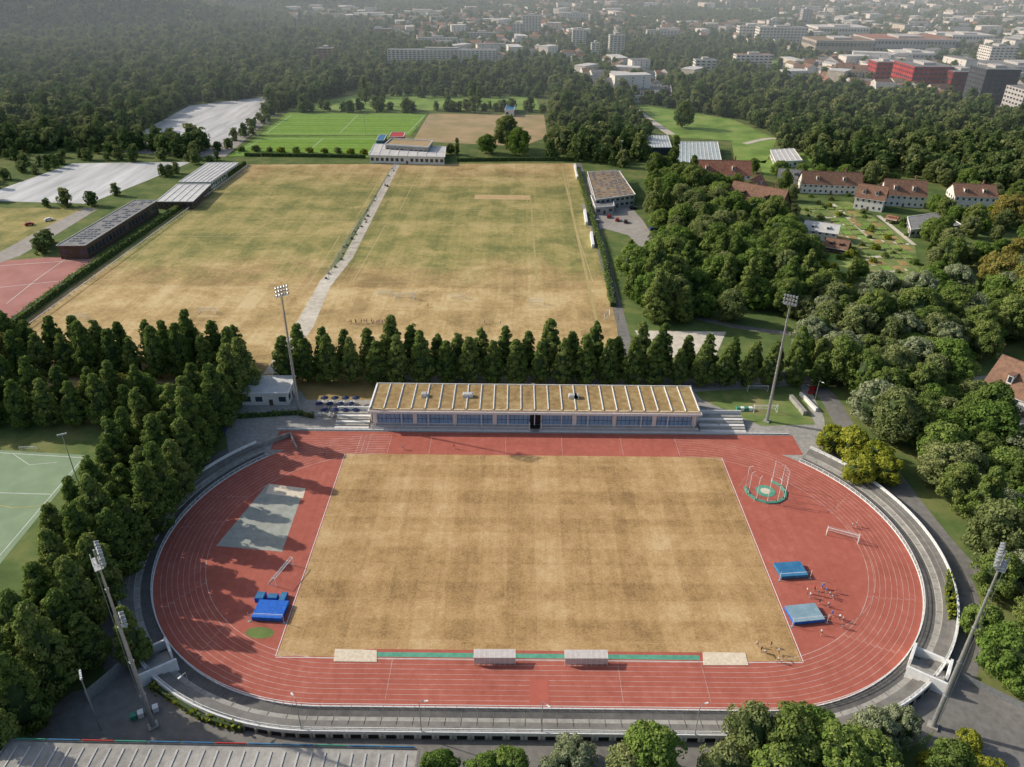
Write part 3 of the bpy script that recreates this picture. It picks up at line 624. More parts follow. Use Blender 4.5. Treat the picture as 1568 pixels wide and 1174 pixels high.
# ------------------------------------------------------------ trees
def leafquads(P,Nn,size,tint):
    n=len(P); t=rng.normal(size=(n,3)); u=np.cross(Nn,t); u/=np.linalg.norm(u,axis=1)[:,None]+1e-9; v=np.cross(Nn,u); v/=np.linalg.norm(v,axis=1)[:,None]+1e-9
    s=(size*(.6+.8*rng.random(n)))[:,None]
    V=np.concatenate([P-u*s*.6,P-v*s*.42,P+u*s*.6,P+v*s*.42],1).reshape(-1,3)
    return V,np.repeat(tint,4)
def build_tree(name,H,Rm,z0,shape,K,rc,nl,ls,lm,trunk=.25):
    B=MB()
    def env(t):
        if shape=='cone': return (min(1,(t+.03)/.2)**.6)*(max(0,1-((t-.15)/.9))**.74 if t>.15 else 1)
        if shape=='col': return (min(1,t/.12)**.6)*(max(0,1-t)**.28)
        return math.sqrt(max(0,1-(2*t-.9)**2/1.25))
    C=[];ch=H-z0
    for k in range(K):
        t=rng.random()**(1.1 if shape=='cone' else .9); r=Rm*env(t)*(.6+.38*rng.random()); a=rng.random()*2*math.pi
        C.append((r*math.cos(a),r*math.sin(a),z0+t*(ch-rc*.6)))
    C.append((0,0,H-rc)); C=np.array(C); K=len(C); ct=rng.random(K); rk=rc*(.65+.6*rng.random(K))
    if shape=='cone': rk*=1.1-.45*(C[:,2]-z0)/ch
    idx=rng.integers(0,K,nl); d=rng.normal(size=(nl,3)); d/=np.linalg.norm(d,axis=1)[:,None]
    out=C[idx]-np.array([0,0,z0+ch*.4]); out/=np.linalg.norm(out,axis=1)[:,None]+1e-6
    d=d+out*.45+np.array([0,0,.2]); d/=np.linalg.norm(d,axis=1)[:,None]
    P=C[idx]+d*(rk[idx]*(.72+.40*rng.random(nl)))[:,None]*np.array([1,1,.85])
    Nn=d+rng.normal(size=(nl,3))*.38; Nn/=np.linalg.norm(Nn,axis=1)[:,None]
    tint=np.clip(.1+.5*ct[idx]+.32*rng.random(nl)+.12*d[:,2],0,1)
    V,T=leafquads(P,Nn,np.full(nl,ls),tint)
    B.cyl((0,0,-.2),(0,0,z0+ch*.25),trunk,trunk*.7,bark,7,False); B.cyl((0,0,z0+ch*.25),(rng.normal()*.2,rng.normal()*.2,z0+ch*.75),trunk*.7,trunk*.2,bark,6,False)
    for k in range(7):
        c=C[int(rng.integers(0,K))]; z=z0+ch*(.02+.07*k); B.cyl((0,0,min(z,c[2])),tuple(c*np.array([.85,.85,1])),trunk*.4,.04,bark,5,False)
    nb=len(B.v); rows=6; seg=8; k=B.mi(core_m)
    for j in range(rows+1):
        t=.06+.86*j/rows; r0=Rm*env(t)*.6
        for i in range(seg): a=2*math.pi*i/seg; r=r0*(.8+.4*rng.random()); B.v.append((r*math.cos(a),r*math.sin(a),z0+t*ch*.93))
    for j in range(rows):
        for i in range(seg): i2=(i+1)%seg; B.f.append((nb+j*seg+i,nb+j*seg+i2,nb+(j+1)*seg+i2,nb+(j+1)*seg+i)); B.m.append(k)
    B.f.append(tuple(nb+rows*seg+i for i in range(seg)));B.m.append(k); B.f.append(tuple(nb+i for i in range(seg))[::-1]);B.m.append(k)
    base=len(B.v); kl=B.mi(lm); verts=B.v+[tuple(q) for q in V.tolist()]
    faces=B.f+[(base+4*i,base+4*i+1,base+4*i+2,base+4*i+3) for i in range(nl)]; mi=B.m+[kl]*nl
    me=bpy.data.meshes.new(name); me.from_pydata(verts,[],faces)
    for m_ in B.mats: me.materials.append(m_)
    me.polygons.foreach_set("material_index",mi); at=me.attributes.new("tint",'FLOAT','POINT'); at.data.foreach_set("value",np.concatenate([np.full(base,.3),T]).astype(np.float32)); me.update()
    return me
LIN=[build_tree("linden_tree",18,4.35,1.4,'cone',115,1.15,7500,.48,leaf_linden) for _ in range(6)]
BRO=[build_tree("broadleaf_tree",12+i%4*1.5,6.2-.4*(i%3),2,'round',75+10*(i%3),1.6,7000,.56,m_) for i,m_ in enumerate((leaf_broad,leaf_broad,leaf_olive,leaf_linden,leaf_broad,leaf_olive,leaf_linden))]
SIL=[build_tree("willow_tree",13,6.5,1.5,'round',85,1.5,7000,.52,leaf_silver)]
YEL=[build_tree("maple_tree",8.5,4.6,1,'round',50,1.2,4000,.5,leaf_yellow)]
AUT=[build_tree("beech_tree",14,6.6,1.5,'round',80,1.6,7000,.55,leaf_autumn)]
COL=[build_tree("poplar_tree",18,2.6,1,'col',60,1.0,4000,.5,leaf_linden)]
SHR=[build_tree("shrub",3.2,2.2,.1,'round',26,.8,1300,.36,m_,.08) for m_ in (leaf_broad,leaf_olive,leaf_yellow)]
FAR=[build_tree("far_tree",12+2*i,5.6-.5*(i==3),1,'round' if i<3 else 'col',34,1.9,700,1.4,m_) for i,m_ in enumerate((leaf_far,leaf_far,leaf_olive,leaf_far))]
def tree(kind,x,y,s=1.,name=None):
    me=random.choice(kind); o=add(name or me.name.split('.')[0],me,(x,y,0),random.random()*6.28); k=random.uniform(.88,1.1)*s; o.scale=(k*random.uniform(.92,1.08),k,k*random.uniform(.88,1.12))
x=-82.
while x<96:
    k=.95 if x<42 else .84
    tree(LIN,x+random.uniform(-.5,.5),78+random.uniform(-.6,.6),k); tree(LIN,x+3.7+random.uniform(-.5,.5),87+random.uniform(-.6,.6),k*1.03); x+=7.7
def row(pa,pb,sp,kind=LIN,s=1.,z=9,ext=0):
    a=np.array(G(*pa,z));b=np.array(G(*pb,z)); n=int(np.linalg.norm(b-a)/sp)
    for k in range(-ext,n+1+ext):
        q=a+(b-a)*k/n; tree(kind,q[0]+random.uniform(-.9,.9),q[1]+random.uniform(-.9,.9),s*random.uniform(.92,1.06))
row((345,600),(62,1010),7.3,ext=2,s=1.12); row((285,620),(0,1010),7.5,ext=1,s=1.06); row((215,640),(90,800),7.6)
for yy in (50,60,80,89):
    x=-100 if yy>70 else -122
    while x>-250: tree(LIN if random.random()<.94 else AUT,x+random.uniform(-1,1),yy+random.uniform(-1,1),.95 if yy<70 else 1.0); x-=7.9
for q in ((135,583),(160,590),(185,585),(210,583),(300,590),(330,580),(250,592)): tree(AUT if q[0]%2 else BRO,*G(q[0],q[1],8),.72)
for q in scatter([(150,1010),(215,1000),(240,1040),(110,1075),(40,1075),(-20,1010),(60,1000)],7,.9,False): tree(LIN,q[0],q[1],.8)
RA=[(958,395),(1000,405),(985,345),(995,300),(1060,285),(1130,335),(1200,345),(1225,400),(1262,470),(1180,497),(1080,492),(1040,500),(968,492)]
for q in scatter(RA,8.8,.95): tree(random.choices([BRO,LIN,COL],[8,2,.4])[0],q[0],q[1],random.uniform(.7,1.3))
RB=[(1228,465),(1310,462),(1400,460),(1500,440),(1640,420),(1800,560),(1590,560),(1560,545),(1470,560),(1480,610),(1530,680),(1640,740),(1800,900),(1600,990),(1505,892),(1462,838),(1412,775),(1360,708),(1312,645),(1282,600),(1225,560)]
for q in scatter(RB,7.9,.96): tree(random.choices([BRO,SIL,LIN,AUT,COL],[8,1.8,1.0,.15,.2])[0],q[0],q[1],random.uniform(.6,1.15))
for q in scatter([(1262,650),(1300,660),(1410,790),(1480,880),(1445,960),(1435,880),(1380,770),(1280,690)],3.6,.9): tree(SHR,q[0],q[1],random.uniform(.6,1.4))
for q in ((1270,690),(1300,700),(1335,720),(1352,738),(1310,735)): tree(YEL,*G(*q),1.0)
RC=[(1225,365),(1290,425),(1410,448),(1480,440),(1640,425),(1640,330),(1500,330),(1400,320),(1410,372)]
for q in scatter(RC,10,.75): tree(random.choices([BRO,SHR,YEL],[6,4,.2])[0],q[0],q[1],random.uniform(.5,.95))
for q in scatter([(1215,300),(1400,300),(1412,440),(1290,440),(1225,400)],8,.35,False): tree(SHR,q[0],q[1],random.uniform(.4,.9))
for q in scatter([(1222,390),(1300,375),(1320,470),(1262,470)],7.5,.55,False): tree(SHR,q[0],q[1],random.uniform(.9,1.4))
for q in scatter([(1000,300),(1060,285),(1200,345),(1230,345),(1240,300),(1400,285),(1450,300),(1568,330),(1640,330),(1640,285),(1200,262),(985,262)],12,.6): tree(BRO,q[0],q[1],random.uniform(.5,.95))
for q in ((1030,262,COL,1.2),(1195,345,BRO,.8),(1420,405,COL,.9),(1540,345,AUT,1.3),(1560,420,AUT,1.4),(1520,450,AUT,1.2),(1568,470,AUT,1.4),(775,228,BRO,1.3),(745,235,BRO,1.1),(795,238,BRO,1.2),(700,238,COL,.7),(690,236,BRO,.6),(1200,290,COL,.8),(1300,440,COL,.7)): tree(q[2],*G(q[0],q[1]),q[3])
for q in scatter([(1480,900),(1640,900),(1700,1060),(1560,1066),(1475,1030)],8,.9,False): tree(BRO,q[0],q[1],random.uniform(.6,.85))
for px,py,z,s,k in ((1000,1150,8,.8,BRO),(965,1160,8,.7,BRO),(1155,1110,9,.8,BRO),(1210,1125,8,.85,BRO),(1250,1105,8,.8,BRO),(1280,1150,8,.85,BRO),(1345,1105,7,.7,SIL),(1385,1100,6,.6,SIL),(1330,1160,7,.8,BRO),(1190,1170,8,.8,BRO),(1110,1165,7,.7,BRO),(672,1160,6,.55,BRO),(780,1165,6,.6,BRO),(740,1172,6,.55,BRO),(878,1140,7,.55,SIL),(850,1172,6,.5,SIL),(1430,1150,5,.5,YEL),(1490,1120,5,.6,YEL),(1455,1172,6,.6,BRO),(1530,1165,6,.6,YEL)): tree(k,*G(px,py,z),s)
row((370,232),(560,236),9,SHR,1.2,0)
def hedge(name,pts,wd,h,lm=leaf_linden,dens=7,ls=.75):
    Ps=[];Ns=[];B=MB()
    for (a,b) in zip(pts[:-1],pts[1:]):
        a=np.array(a);b=np.array(b);l=np.linalg.norm(b-a);d=(b-a)/l;nn=np.array([-d[1],d[0]]); n=int(l*dens*(wd+2*h)/4)
        t=rng.random(n)*l; u=rng.random(n)*(wd+2*h)
        w_=np.where(u<h,-wd/2,np.where(u>h+wd,wd/2,u-h-wd/2)); z=np.where(u<h,u,np.where(u>h+wd,u-h-wd,h))
        Ps.append(np.stack([a[0]+d[0]*t+nn[0]*w_,a[1]+d[1]*t+nn[1]*w_,z],1)+rng.normal(size=(n,3))*.22)
        N0=np.stack([nn[0]*np.sign(w_)*(z<h),nn[1]*np.sign(w_)*(z<h),(z>=h)*1.],1)+rng.normal(size=(n,3))*.4; Ns.append(N0/np.linalg.norm(N0,axis=1)[:,None])
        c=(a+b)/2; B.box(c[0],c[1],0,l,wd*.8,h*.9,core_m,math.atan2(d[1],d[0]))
    P=np.concatenate(Ps);Nn=np.concatenate(Ns); V,T=leafquads(P,Nn,np.full(len(P),ls),rng.random(len(P))*.6); base=len(B.v); B.mi(lm)
    me=bpy.data.meshes.new(name); me.from_pydata(B.v+[tuple(q) for q in V.tolist()],[],B.f+[tuple(base+4*i+j for j in range(4)) for i in range(len(P))])
    for m_ in B.mats: me.materials.append(m_)
    me.polygons.foreach_set("material_index",B.m+[1]*len(P)); at=me.attributes.new("tint",'FLOAT','POINT'); at.data.foreach_set("value",np.concatenate([np.full(base,.3),T]).astype(np.float32)); me.update(); add(name,me)
hedge("boundary_hedge",[G(-10,520),G(120,425),G(230,350),G(375,252)],2.6,2.6)
hedge("boundary_hedge",[G(884,262),G(905,330),G(925,400),G(938,470)],2.2,2.2)
hedge("boundary_hedge",[G(560,242),G(480,240),G(375,239)],2,2.4,leaf_linden,4)
hedge("boundary_hedge",[G(700,247),G(790,246),G(880,246)],2,2.4,leaf_linden,4)
hedge("terrace_creeper",[G(1452,880,1),G(1458,950,1),G(1450,900,1)],1.2,2.4,leaf_yellow)
hedge("terrace_creeper",[G(232,1052,0),G(310,1102,0),G(372,1120,0)],1.0,1.4,leaf_yellow)
hedge("stand_hedge",[G(365,640),G(455,634),G(480,640)],1.2,1.3,leaf_broad)
mb=MB(); a=G(2,523);b=G(374,255)
for i in range(80):
    t=i/80; mb.box(a[0]+(b[0]-a[0])*t+2.6,a[1]+(b[1]-a[1])*t,0,.12,.12,1.3,white)
mb.box((a[0]+b[0])/2+2.6,(a[1]+b[1])/2,1.1,math.hypot(b[0]-a[0],b[1]-a[1]),.15,.2,white,math.atan2(b[1]-a[1],b[0]-a[0])); single("boundary_rail",mb)
mb=MB(); P=smooth([G(606,256),G(566,325),G(540,362),G(500,432)],8)
for (a,b) in zip(P[:-1],P[1:]):
    l=math.hypot(b[0]-a[0],b[1]-a[1]); an_=math.atan2(b[1]-a[1],b[0]-a[0]); mb.box(a[0],a[1],0,.14,.14,4,steel); mb.box((a[0]+b[0])/2,(a[1]+b[1])/2,3.9,l,.08,.08,steel,an_)
    nn=max(2,int(l/.8))
    for k in range(nn): t=k/nn; mb.box(a[0]+(b[0]-a[0])*t,a[1]+(b[1]-a[1])*t,0,.03,.03,3.9,netm,an_)
    for hh in (.1,1.0,2.0,3.0): mb.box((a[0]+b[0])/2,(a[1]+b[1])/2,hh,l,.03,.04,netm,an_)
single("ball_stop_fence",mb)
for (a,b) in zip(P[:-1],P[1:]):
    for k in range(1): t=random.random(); tree(SHR[1:2],a[0]+(b[0]-a[0])*t+random.uniform(-2,2),a[1]+(b[1]-a[1])*t,random.uniform(.18,.32))
# ------------------------------------------------------------ instanced far woods
def proto_coll(name,meshes):
    c=bpy.data.collections.new(name)
    for m_ in meshes: c.objects.link(bpy.data.objects.new(m_.name,m_))
    return c
farc=proto_coll("far_tree_kinds",FAR)
def forest(name,P,Z,coll,smin,smax):
    if not len(P): return
    me=bpy.data.meshes.new(name); me.from_pydata([(float(a),float(b),float(c)) for (a,b),c in zip(P,Z)],[],[]); o=add(name,me)
    ng=bpy.data.node_groups.new(name+"_scatter",'GeometryNodeTree'); ng.interface.new_socket("Geometry",in_out='INPUT',socket_type='NodeSocketGeometry'); ng.interface.new_socket("Geometry",in_out='OUTPUT',socket_type='NodeSocketGeometry')
    N=ng.nodes; gi=N.new("NodeGroupInput"); go=N.new("NodeGroupOutput"); ip=N.new("GeometryNodeInstanceOnPoints"); ci=N.new("GeometryNodeCollectionInfo")
    ci.inputs[0].default_value=coll; ci.inputs[1].default_value=True; ci.inputs[2].default_value=True
    rs=N.new("FunctionNodeRandomValue"); rs.data_type='FLOAT'; rs.inputs[2].default_value=smin; rs.inputs[3].default_value=smax
    rr=N.new("FunctionNodeRandomValue"); rr.data_type='FLOAT_VECTOR'; rr.inputs[0].default_value=(0,0,0); rr.inputs[1].default_value=(0,0,6.28)
    ng.links.new(gi.outputs[0],ip.inputs["Points"]); ng.links.new(ci.outputs[0],ip.inputs["Instance"]); ip.inputs["Pick Instance"].default_value=True
    ng.links.new(rr.outputs[0],ip.inputs["Rotation"]); ng.links.new(rs.outputs[1],ip.inputs["Scale"]); ng.links.new(ip.outputs[0],go.inputs[0])
    md=o.modifiers.new("scatter",'NODES'); md.node_group=ng
TOWN=[(380,66),(590,66),(765,104),(900,106),(1000,134),(1120,114),(1250,128),(1340,138),(1500,176),(1760,210),(1900,40),(1800,-30),(520,-30),(430,34)]
tpa=scatter(TOWN,25,.56); tpa=tpa[(tpa[:,1]<1700)]; tpb=scatter(TOWN,38,.66); tpb=tpb[tpb[:,1]>=1700]
TP=np.concatenate([tpa,tpb]); TP=TP[hillz(TP)<1]
gap=np.sin(TP[:,0]/150+TP[:,1]/310)*np.sin(TP[:,1]/190-TP[:,0]/400); TP=TP[(gap<.4)|(TP[:,0]>800)]
TP=np.concatenate([TP,scatter([(880,120),(1000,128),(1040,150),(900,146)],20,.7),scatter([(1210,100),(1340,95),(1400,150),(1210,132)],17,.9),scatter([(1340,140),(1420,140),(1440,160),(1350,156)],16,.8)])
tw=MB(); walls=[plaster,M("plaster_cream",(.62,.57,.47),None,.3),plaster,plaster]; roofs=[rooft_red,rooft_brown,roof_grey,rooft_brown,roof_brown]
for x,y in TP.tolist():
    a=random.choice((0.2,.2+math.pi/2,-.3,.9)); wx=random.uniform(10,19); dy=random.uniform(9,12); h=random.uniform(7,12); rh=random.uniform(2.,4.); wm=random.choice(walls); rm=random.choice(roofs)
    big=.14 if x<500 else .3
    if random.random()<big: wx*=2.1;dy*=1.5;hh=h*1.6; tw.box(x,y,0,wx,dy,hh,wm,a); tw.box(x,y,hh,wx*1.02,dy*1.02,.5,roof_white if random.random()<.7 else roof_grey,a)
    else:
        tw.box(x,y,0,wx,dy,h,wm,a); c,s=math.cos(a),math.sin(a); T=lambda u,v,z:(x+u*c-v*s,y+u*s+v*c,z); hh=h
        A,B_,C,D_=T(-wx/2-.5,-dy/2-.5,h),T(wx/2+.5,-dy/2-.5,h),T(wx/2+.5,dy/2+.5,h),T(-wx/2-.5,dy/2+.5,h); E,F2=T(-wx/2-.5,0,h+rh),T(wx/2+.5,0,h+rh)
        tw.poly([A,B_,F2,E],rm); tw.poly([C,D_,E,F2],rm); tw.poly([B_,C,F2],wm); tw.poly([D_,A,E],wm)
    if y<1500:
        c,s=math.cos(a),math.sin(a)
        for fl in range(int(hh//2.9)):
            for u in (-.3,0,.3):
                for sd in (-1,1):
                    px_,py_=u*wx,sd*dy/2; tw.box(x+px_*c-py_*s,y+px_*s+py_*c,1+fl*2.9,1.2,.15,1.3,glass,a)
single("distant_town_houses",tw)
HS=TP
FARP=[(-400,262),(0,236),(170,232),(345,242),(560,243),(690,247),(880,247),(975,262),(1000,225),(1040,212),(1110,215),(1150,262),(1240,262),(1300,258),(1460,285),(1640,300),(2000,230),(2000,100),(1800,20),(1800,-30),(-700,-30)]
townpoly=np.array([G(*q) for q in TOWN]); openz=np.array([G(*q) for q in [(335,255),(300,240),(420,172),(560,136),(842,138),(850,255)]])
mdz=np.array([G(*q) for q in [(965,158),(1120,180),(1200,212),(1190,275),(1120,270),(1110,240),(1000,232)]])
A1=scatter(FARP,9.5,1,True,(openz,mdz)); A1=A1[A1[:,1]<1050]; A1=A1[~inpoly(A1,townpoly)]
A2=scatter(FARP,14); A2=A2[A2[:,1]>=1050]; A2=A2[~inpoly(A2,townpoly)]
clr_=np.sin(A2[:,0]/120+1)*np.sin(A2[:,1]/150+A2[:,0]/300); A2=A2[clr_<.72]
A3=scatter(TOWN,11.5,.85)
def clear(P,HS,v1=15,d=7):
    cell={}
    for a,b in HS.tolist(): cell.setdefault((int(a//24),int(b//24)),[]).append((a,b))
    keep=[]
    for a,b in P.tolist():
        ok=True
        for i in (-1,0,1):
            for j in (-1,0,1):
                for u,v in cell.get((int(a//24)+i,int(b//24)+j),()):
                    if -d<u-a<d and -8<v-b<v1: ok=False
        keep.append(ok)
    return P[np.array(keep)]
A1=clear(A1,HS,20,8); A3=clear(A3,HS,12)
forest("distant_forest",A1,np.maximum(hillz(A1),0),farc,.5,1.15)
forest("hillside_forest",A2,np.maximum(hillz(A2),0),farc,.75,1.5)
forest("town_trees",A3,np.maximum(hillz(A3),0),farc,.5,1.05)
L1=scatter([(-200,236),(170,232),(320,240),(345,246),(240,280),(180,310),(160,345),(60,395),(-100,420),(-250,420)],10,.55)
forest("scrub_woods",L1,np.zeros(len(L1)),farc,.35,.7)
L2=scatter([(-300,400),(0,388),(60,375),(86,345),(70,390),(-50,400),(-200,440)],8,.6); forest("scrub_woods",L2,np.zeros(len(L2)),farc,.4,.7)
L3=scatter([(330,230),(345,215),(420,165),(440,168),(395,205),(345,240)],9,.75,False); forest("scrub_woods",L3,np.zeros(len(L3)),farc,.25,.6)
L4=np.concatenate([scatter([(450,166),(840,168),(840,173),(445,172)],9,.6,False),scatter([(545,140),(842,140),(842,150),(545,150)],9,.8,False),scatter([(838,172),(850,172),(852,248),(840,245)],8,.9,False)]); forest("pitchside_trees",L4,np.zeros(len(L4)),farc,.4,.8)
for q in ((722,163),(727,162),(733,165),(560,160),(1100,178),(1045,196)): tree(COL if q[0]<800 else BRO,*G(*q),1.25)
# ------------------------------------------------------------ floodlight masts
def mast(bx,by,H=42,face=0,extra=False):
    pole=MB(); segs=5
    for i in range(segs):
        r0=.48-.07*i; r1=.48-.07*(i+1)+.02; pole.cyl((0,0,H*i/segs),(0,0,H*(i+1)/segs),r0,r1,steel,12); pole.cyl((0,0,H*i/segs),(0,0,H*i/segs+.25),r0+.12,r0+.12,steel,12)
    pole.box(0,0,0,1.8,1.8,.35,concrete)
    lad=MB()
    for s in (-.2,.2): lad.box(s,.62,1,.05,.05,H-2,steel)
    for i in range(int(H/.6)-4): lad.box(0,.62,1.2+i*.6,.36,.04,.04,steel)
    hd=MB(); lamps=MB()
    for z in (H-2.2,H-1.1,H): hd.box(0,-.4,z,3.9,.14,.14,steel)
    for x in (-1.8,-.6,.6,1.8): hd.box(x,-.33,H-2.6,.12,.12,2.9,steel)
    hd.box(0,.1,H-2.9,3.6,1.4,.08,steel)
    for x in (-1.8,1.8): hd.box(x,.75,H-2.9,.06,.06,1.1,steel)
    hd.box(0,.75,H-1.9,3.6,.06,.06,steel)
    for z in (H-2.1,H-1.0,H+.1):
        for k in range(5):
            x=-1.7+.85*k; lamps.cyl((x,-.45,z+.1),(x,-.9,z-.22),.18,.34,steel,10); lamps.cyl((x,-.9,z-.22),(x,-.93,z-.235),.32,.32,lampg,10)
    if extra:
        z=H*.62; hd.box(0,-.5,z,2.6,.12,.12,steel); hd.box(0,-.5,z+1.2,2.6,.12,.12,steel)
        for x in (-1,0,1):
            for q in (0,1.2): lamps.cyl((x,-.5,z+q+.1),(x,-1.05,z+q-.25),.22,.42,steel,10)
    group("floodlight_mast",{"pole":pole,"ladder":lad,"lamp_frame":hd,"lamps":lamps},(bx,by,0),face)
mast(*G(458,630),face=math.radians(40)); mast(*G(1174,645),face=math.radians(-35)); 
mast(*G(235,1112),43,face=math.radians(125),extra=True); mast(*G(1428,1112),43,face=math.radians(-125))
def lamp(x,y,h=9,rot=0):
    a=MB(); a.cyl((0,0,0),(0,0,h),.11,.06,steel,8); a.box(.6,0,h-.05,1.3,.08,.08,steel); a.box(1.25,0,h-.12,.7,.3,.14,white); a.cyl((0,0,0),(0,0,.5),.18,.18,steel,8); single("street_lamp",a,(x,y,0),rot)
for q in ((463,1125),(646,1130),(829,1130),(1062,1135),(1248,612),(1225,520),(300,1085)): lamp(*G(*q),10 if q[1]>1000 else 7,random.random()*6)
def field_light(x,y):
    a=MB(); a.cyl((0,0,0),(0,0,15),.16,.09,steel,8)
    for dx in (-.9,-.3,.3,.9): a.box(dx,-.2,14.7,.45,.25,.4,lampg)
    a.box(0,0,14.8,2.4,.1,.1,steel); single("pitch_floodlight",a,(x,y,0),random.random()*6)
for q in ((118,735),(155,1118),(400,240),(560,205),(950,250)): field_light(*G(*q))
# ------------------------------------------------------------ sports equipment
def goal(w,h,d,mat=white):
    fr=MB()
    for s in (-w/2,w/2):
        fr.cyl((s,0,0),(s,0,h),.08,.08,mat,8); fr.cyl((s,0,h),(s,d*.35,h),.05,.05,mat,6); fr.cyl((s,d*.35,h),(s,d,0),.05,.05,mat,6); fr.cyl((s,0,.05),(s,d,.05),.05,.05,mat,6)
    fr.cyl((-w/2,0,h),(w/2,0,h),.08,.08,mat,8); fr.cyl((-w/2,d,.05),(w/2,d,.05),.05,.05,mat,6)
    net=MB(); n=int(w/.35)
    for i in range(n+1):
        x=-w/2+w*i/n; net.cyl((x,d*.35,h),(x,d,.05),.012,.012,netm,3,False); net.cyl((x,0,h),(x,d*.35,h),.012,.012,netm,3,False)
    for j in range(8):
        t=j/7; net.cyl((-w/2,d*.35+d*.65*t,h*(1-t)+.05*t),(w/2,d*.35+d*.65*t,h*(1-t)+.05*t),.012,.012,netm,3,False)
        for s in (-w/2,w/2): net.cyl((s,0,h*t),(s,d*(1-.65*t),h*t),.012,.012,netm,3,False)
    return fr,net
fr,net=goal(7.32,2.44,2.2); gm=(fr.mesh("frame"),net.mesh("net"))
def put_goal(px,rot,s=1): x,y=G(*px); group("football_goal",{"frame":gm[0],"net":gm[1]},(x,y,.05),math.radians(rot),s)
put_goal((437,882),72); put_goal((1289,826),-24); put_goal((620,459),3,1.1); put_goal((590,452),0,.8); put_goal((702,457),0,.8); put_goal((820,466),0,.9); put_goal((318,480),8,.9); put_goal((120,490),8,.9)
put_goal((43,691),4,.6); put_goal((1160,600),0,.9); put_goal((1172,632),0,1); put_goal((933,485),85,.8); put_goal((128,405),30,.5); put_goal((655,190),85,1); put_goal((408,190),-85,1)
clr=M("canopy_plastic",(.66,.60,.56),(.55,.49,.45),1,rough=.3)
def bench(px0,px1):
    a=G(*px0);b=G(*px1); l=math.hypot(b[0]-a[0],b[1]-a[1]); fr=MB(); cv=MB(); n=8
    for i in range(n+1):
        x=-l/2+l*i/n; fr.cyl((x,0,0),(x,0,2.0),.05,.05,white,6); fr.cyl((x,0,2.0),(x,1.9,2.35),.05,.05,white,6); fr.cyl((x,1.9,2.35),(x,1.9,0),.04,.04,white,6)
    cv.poly([(-l/2,0,2.03),(l/2,0,2.03),(l/2,1.9,2.38),(-l/2,1.9,2.38)],clr); cv.poly([(-l/2,-.02,.3),(l/2,-.02,.3),(l/2,-.02,2.0),(-l/2,-.02,2.0)],clr)
    st=MB(); st.box(0,.6,.35,l-.3,.45,.08,redp)
    for i in range(9): st.box(-l/2+.4+(l-.8)*i/8,.6,0,.06,.4,.35,steel)
    group("team_bench_shelter",{"frame":fr,"canopy":cv,"seats":st},((a[0]+b[0])/2,(a[1]+b[1])/2,.05),math.atan2(b[1]-a[1],b[0]-a[0]))
bench((726,1018),(789,1018)); bench((865,1019),(930,1019))
def mats(name,px,rot,w,d,h,mat,two=None):
    x,y=G(*px); b=MB(); b.box(0,0,.06,w,d,.12,timber)
    for i in (-1,1):
        for j in (-1,1): b.box(i*w/4,j*d/4,.18,w/2-.04,d/2-.04,h,mat)
    b.box(0,0,.18+h+.003,w,d,.14,two or mat); b.box(0,-d*.3,.18+h+.15,w*.98,.08,.03,white)
    st=MB()
    for s in (-1,1): st.cyl((s*(w/2+.5),-d/2-.2,0),(s*(w/2+.5),-d/2-.2,2.6),.05,.05,white,6); st.box(s*(w/2+.5),-d/2-.2,0,.6,.6,.06,steel)
    st.cyl((-w/2-.5,-d/2-.2,2.1),(w/2+.5,-d/2-.2,2.1),.02,.02,white,5)
    group(name,{"mat":b,"stands":st},(x,y,.04),math.radians(rot))
mats("pole_vault_mat",(415,938),-3,6.6,5.2,.8,bluepad); 
x,y=G(408,918); b=MB()
for dx,ww,dd in ((-1.2,2.0,2.2),(1.6,2.2,1.5)): b.box(dx,0,.0,ww,dd,1.2,bluepad); b.box(dx,0,1.203,ww-.2,dd-.2,.1,bluecov)
b.box(3.8,.3,0,1.4,2.6,.9,bluepad); b.box(3.8,.3,.9,1.3,2.5,.06,bluecov); single("stacked_crash_mats",b,(x,y,.05),-.05)
mats("high_jump_mat",(1210,876),6,6.4,4.6,.7,bluecov,bluecov); mats("high_jump_mat",(1231,943),8,7.0,4.8,.7,bluepad,greycov)
hx,hy=G(1172,752); cg=MB(); nt_=MB(); bs=MB(); Pp=[]
for i in range(9):
    a=math.radians(-35+250*i/8); r=5.2; Pp.append((r*math.cos(a),r*math.sin(a)))
for i,(a,b) in enumerate(Pp):
    cg.cyl((a,b,0),(a,b,7),.07,.06,white,7); cg.cyl((a,b,7),(a*.8,b*.8,7.3),.05,.05,white,5); cg.cyl((a*1.35,b*1.35,0),(a,b,5),.035,.035,steel,5)
for (a,b),(c,d) in zip(Pp[:-1],Pp[1:]):
    for z in (.4,6.9): cg.cyl((a,b,z),(c,d,z),.03,.03,steel,5)
    for j in range(1,4): t=j/4; nt_.cyl((a+(c-a)*t,b+(d-b)*t,.2),(a+(c-a)*t,b+(d-b)*t,6.9),.006,.006,steel,3,False)
    for j in range(1,6): nt_.cyl((a,b,1.15*j),(c,d,1.15*j),.006,.006,steel,3,False)
    l=math.hypot(c-a,d-b); bs.box((a+c)/2,(b+d)/2,0,l+.4,.9,.25,greenturf,math.atan2(d-b,c-a))
ci=MB(); ci.cyl((0,0,0),(0,0,.03),2.6,2.6,greenturf,32); ci.cyl((0,0,.03),(0,0,.045),1.3,1.3,sand,32)
group("hammer_throw_cage",{"posts":cg,"netting":nt_,"base_pads":bs,"throwing_circle":ci},(hx,hy,.05),math.radians(200))
ucan={}
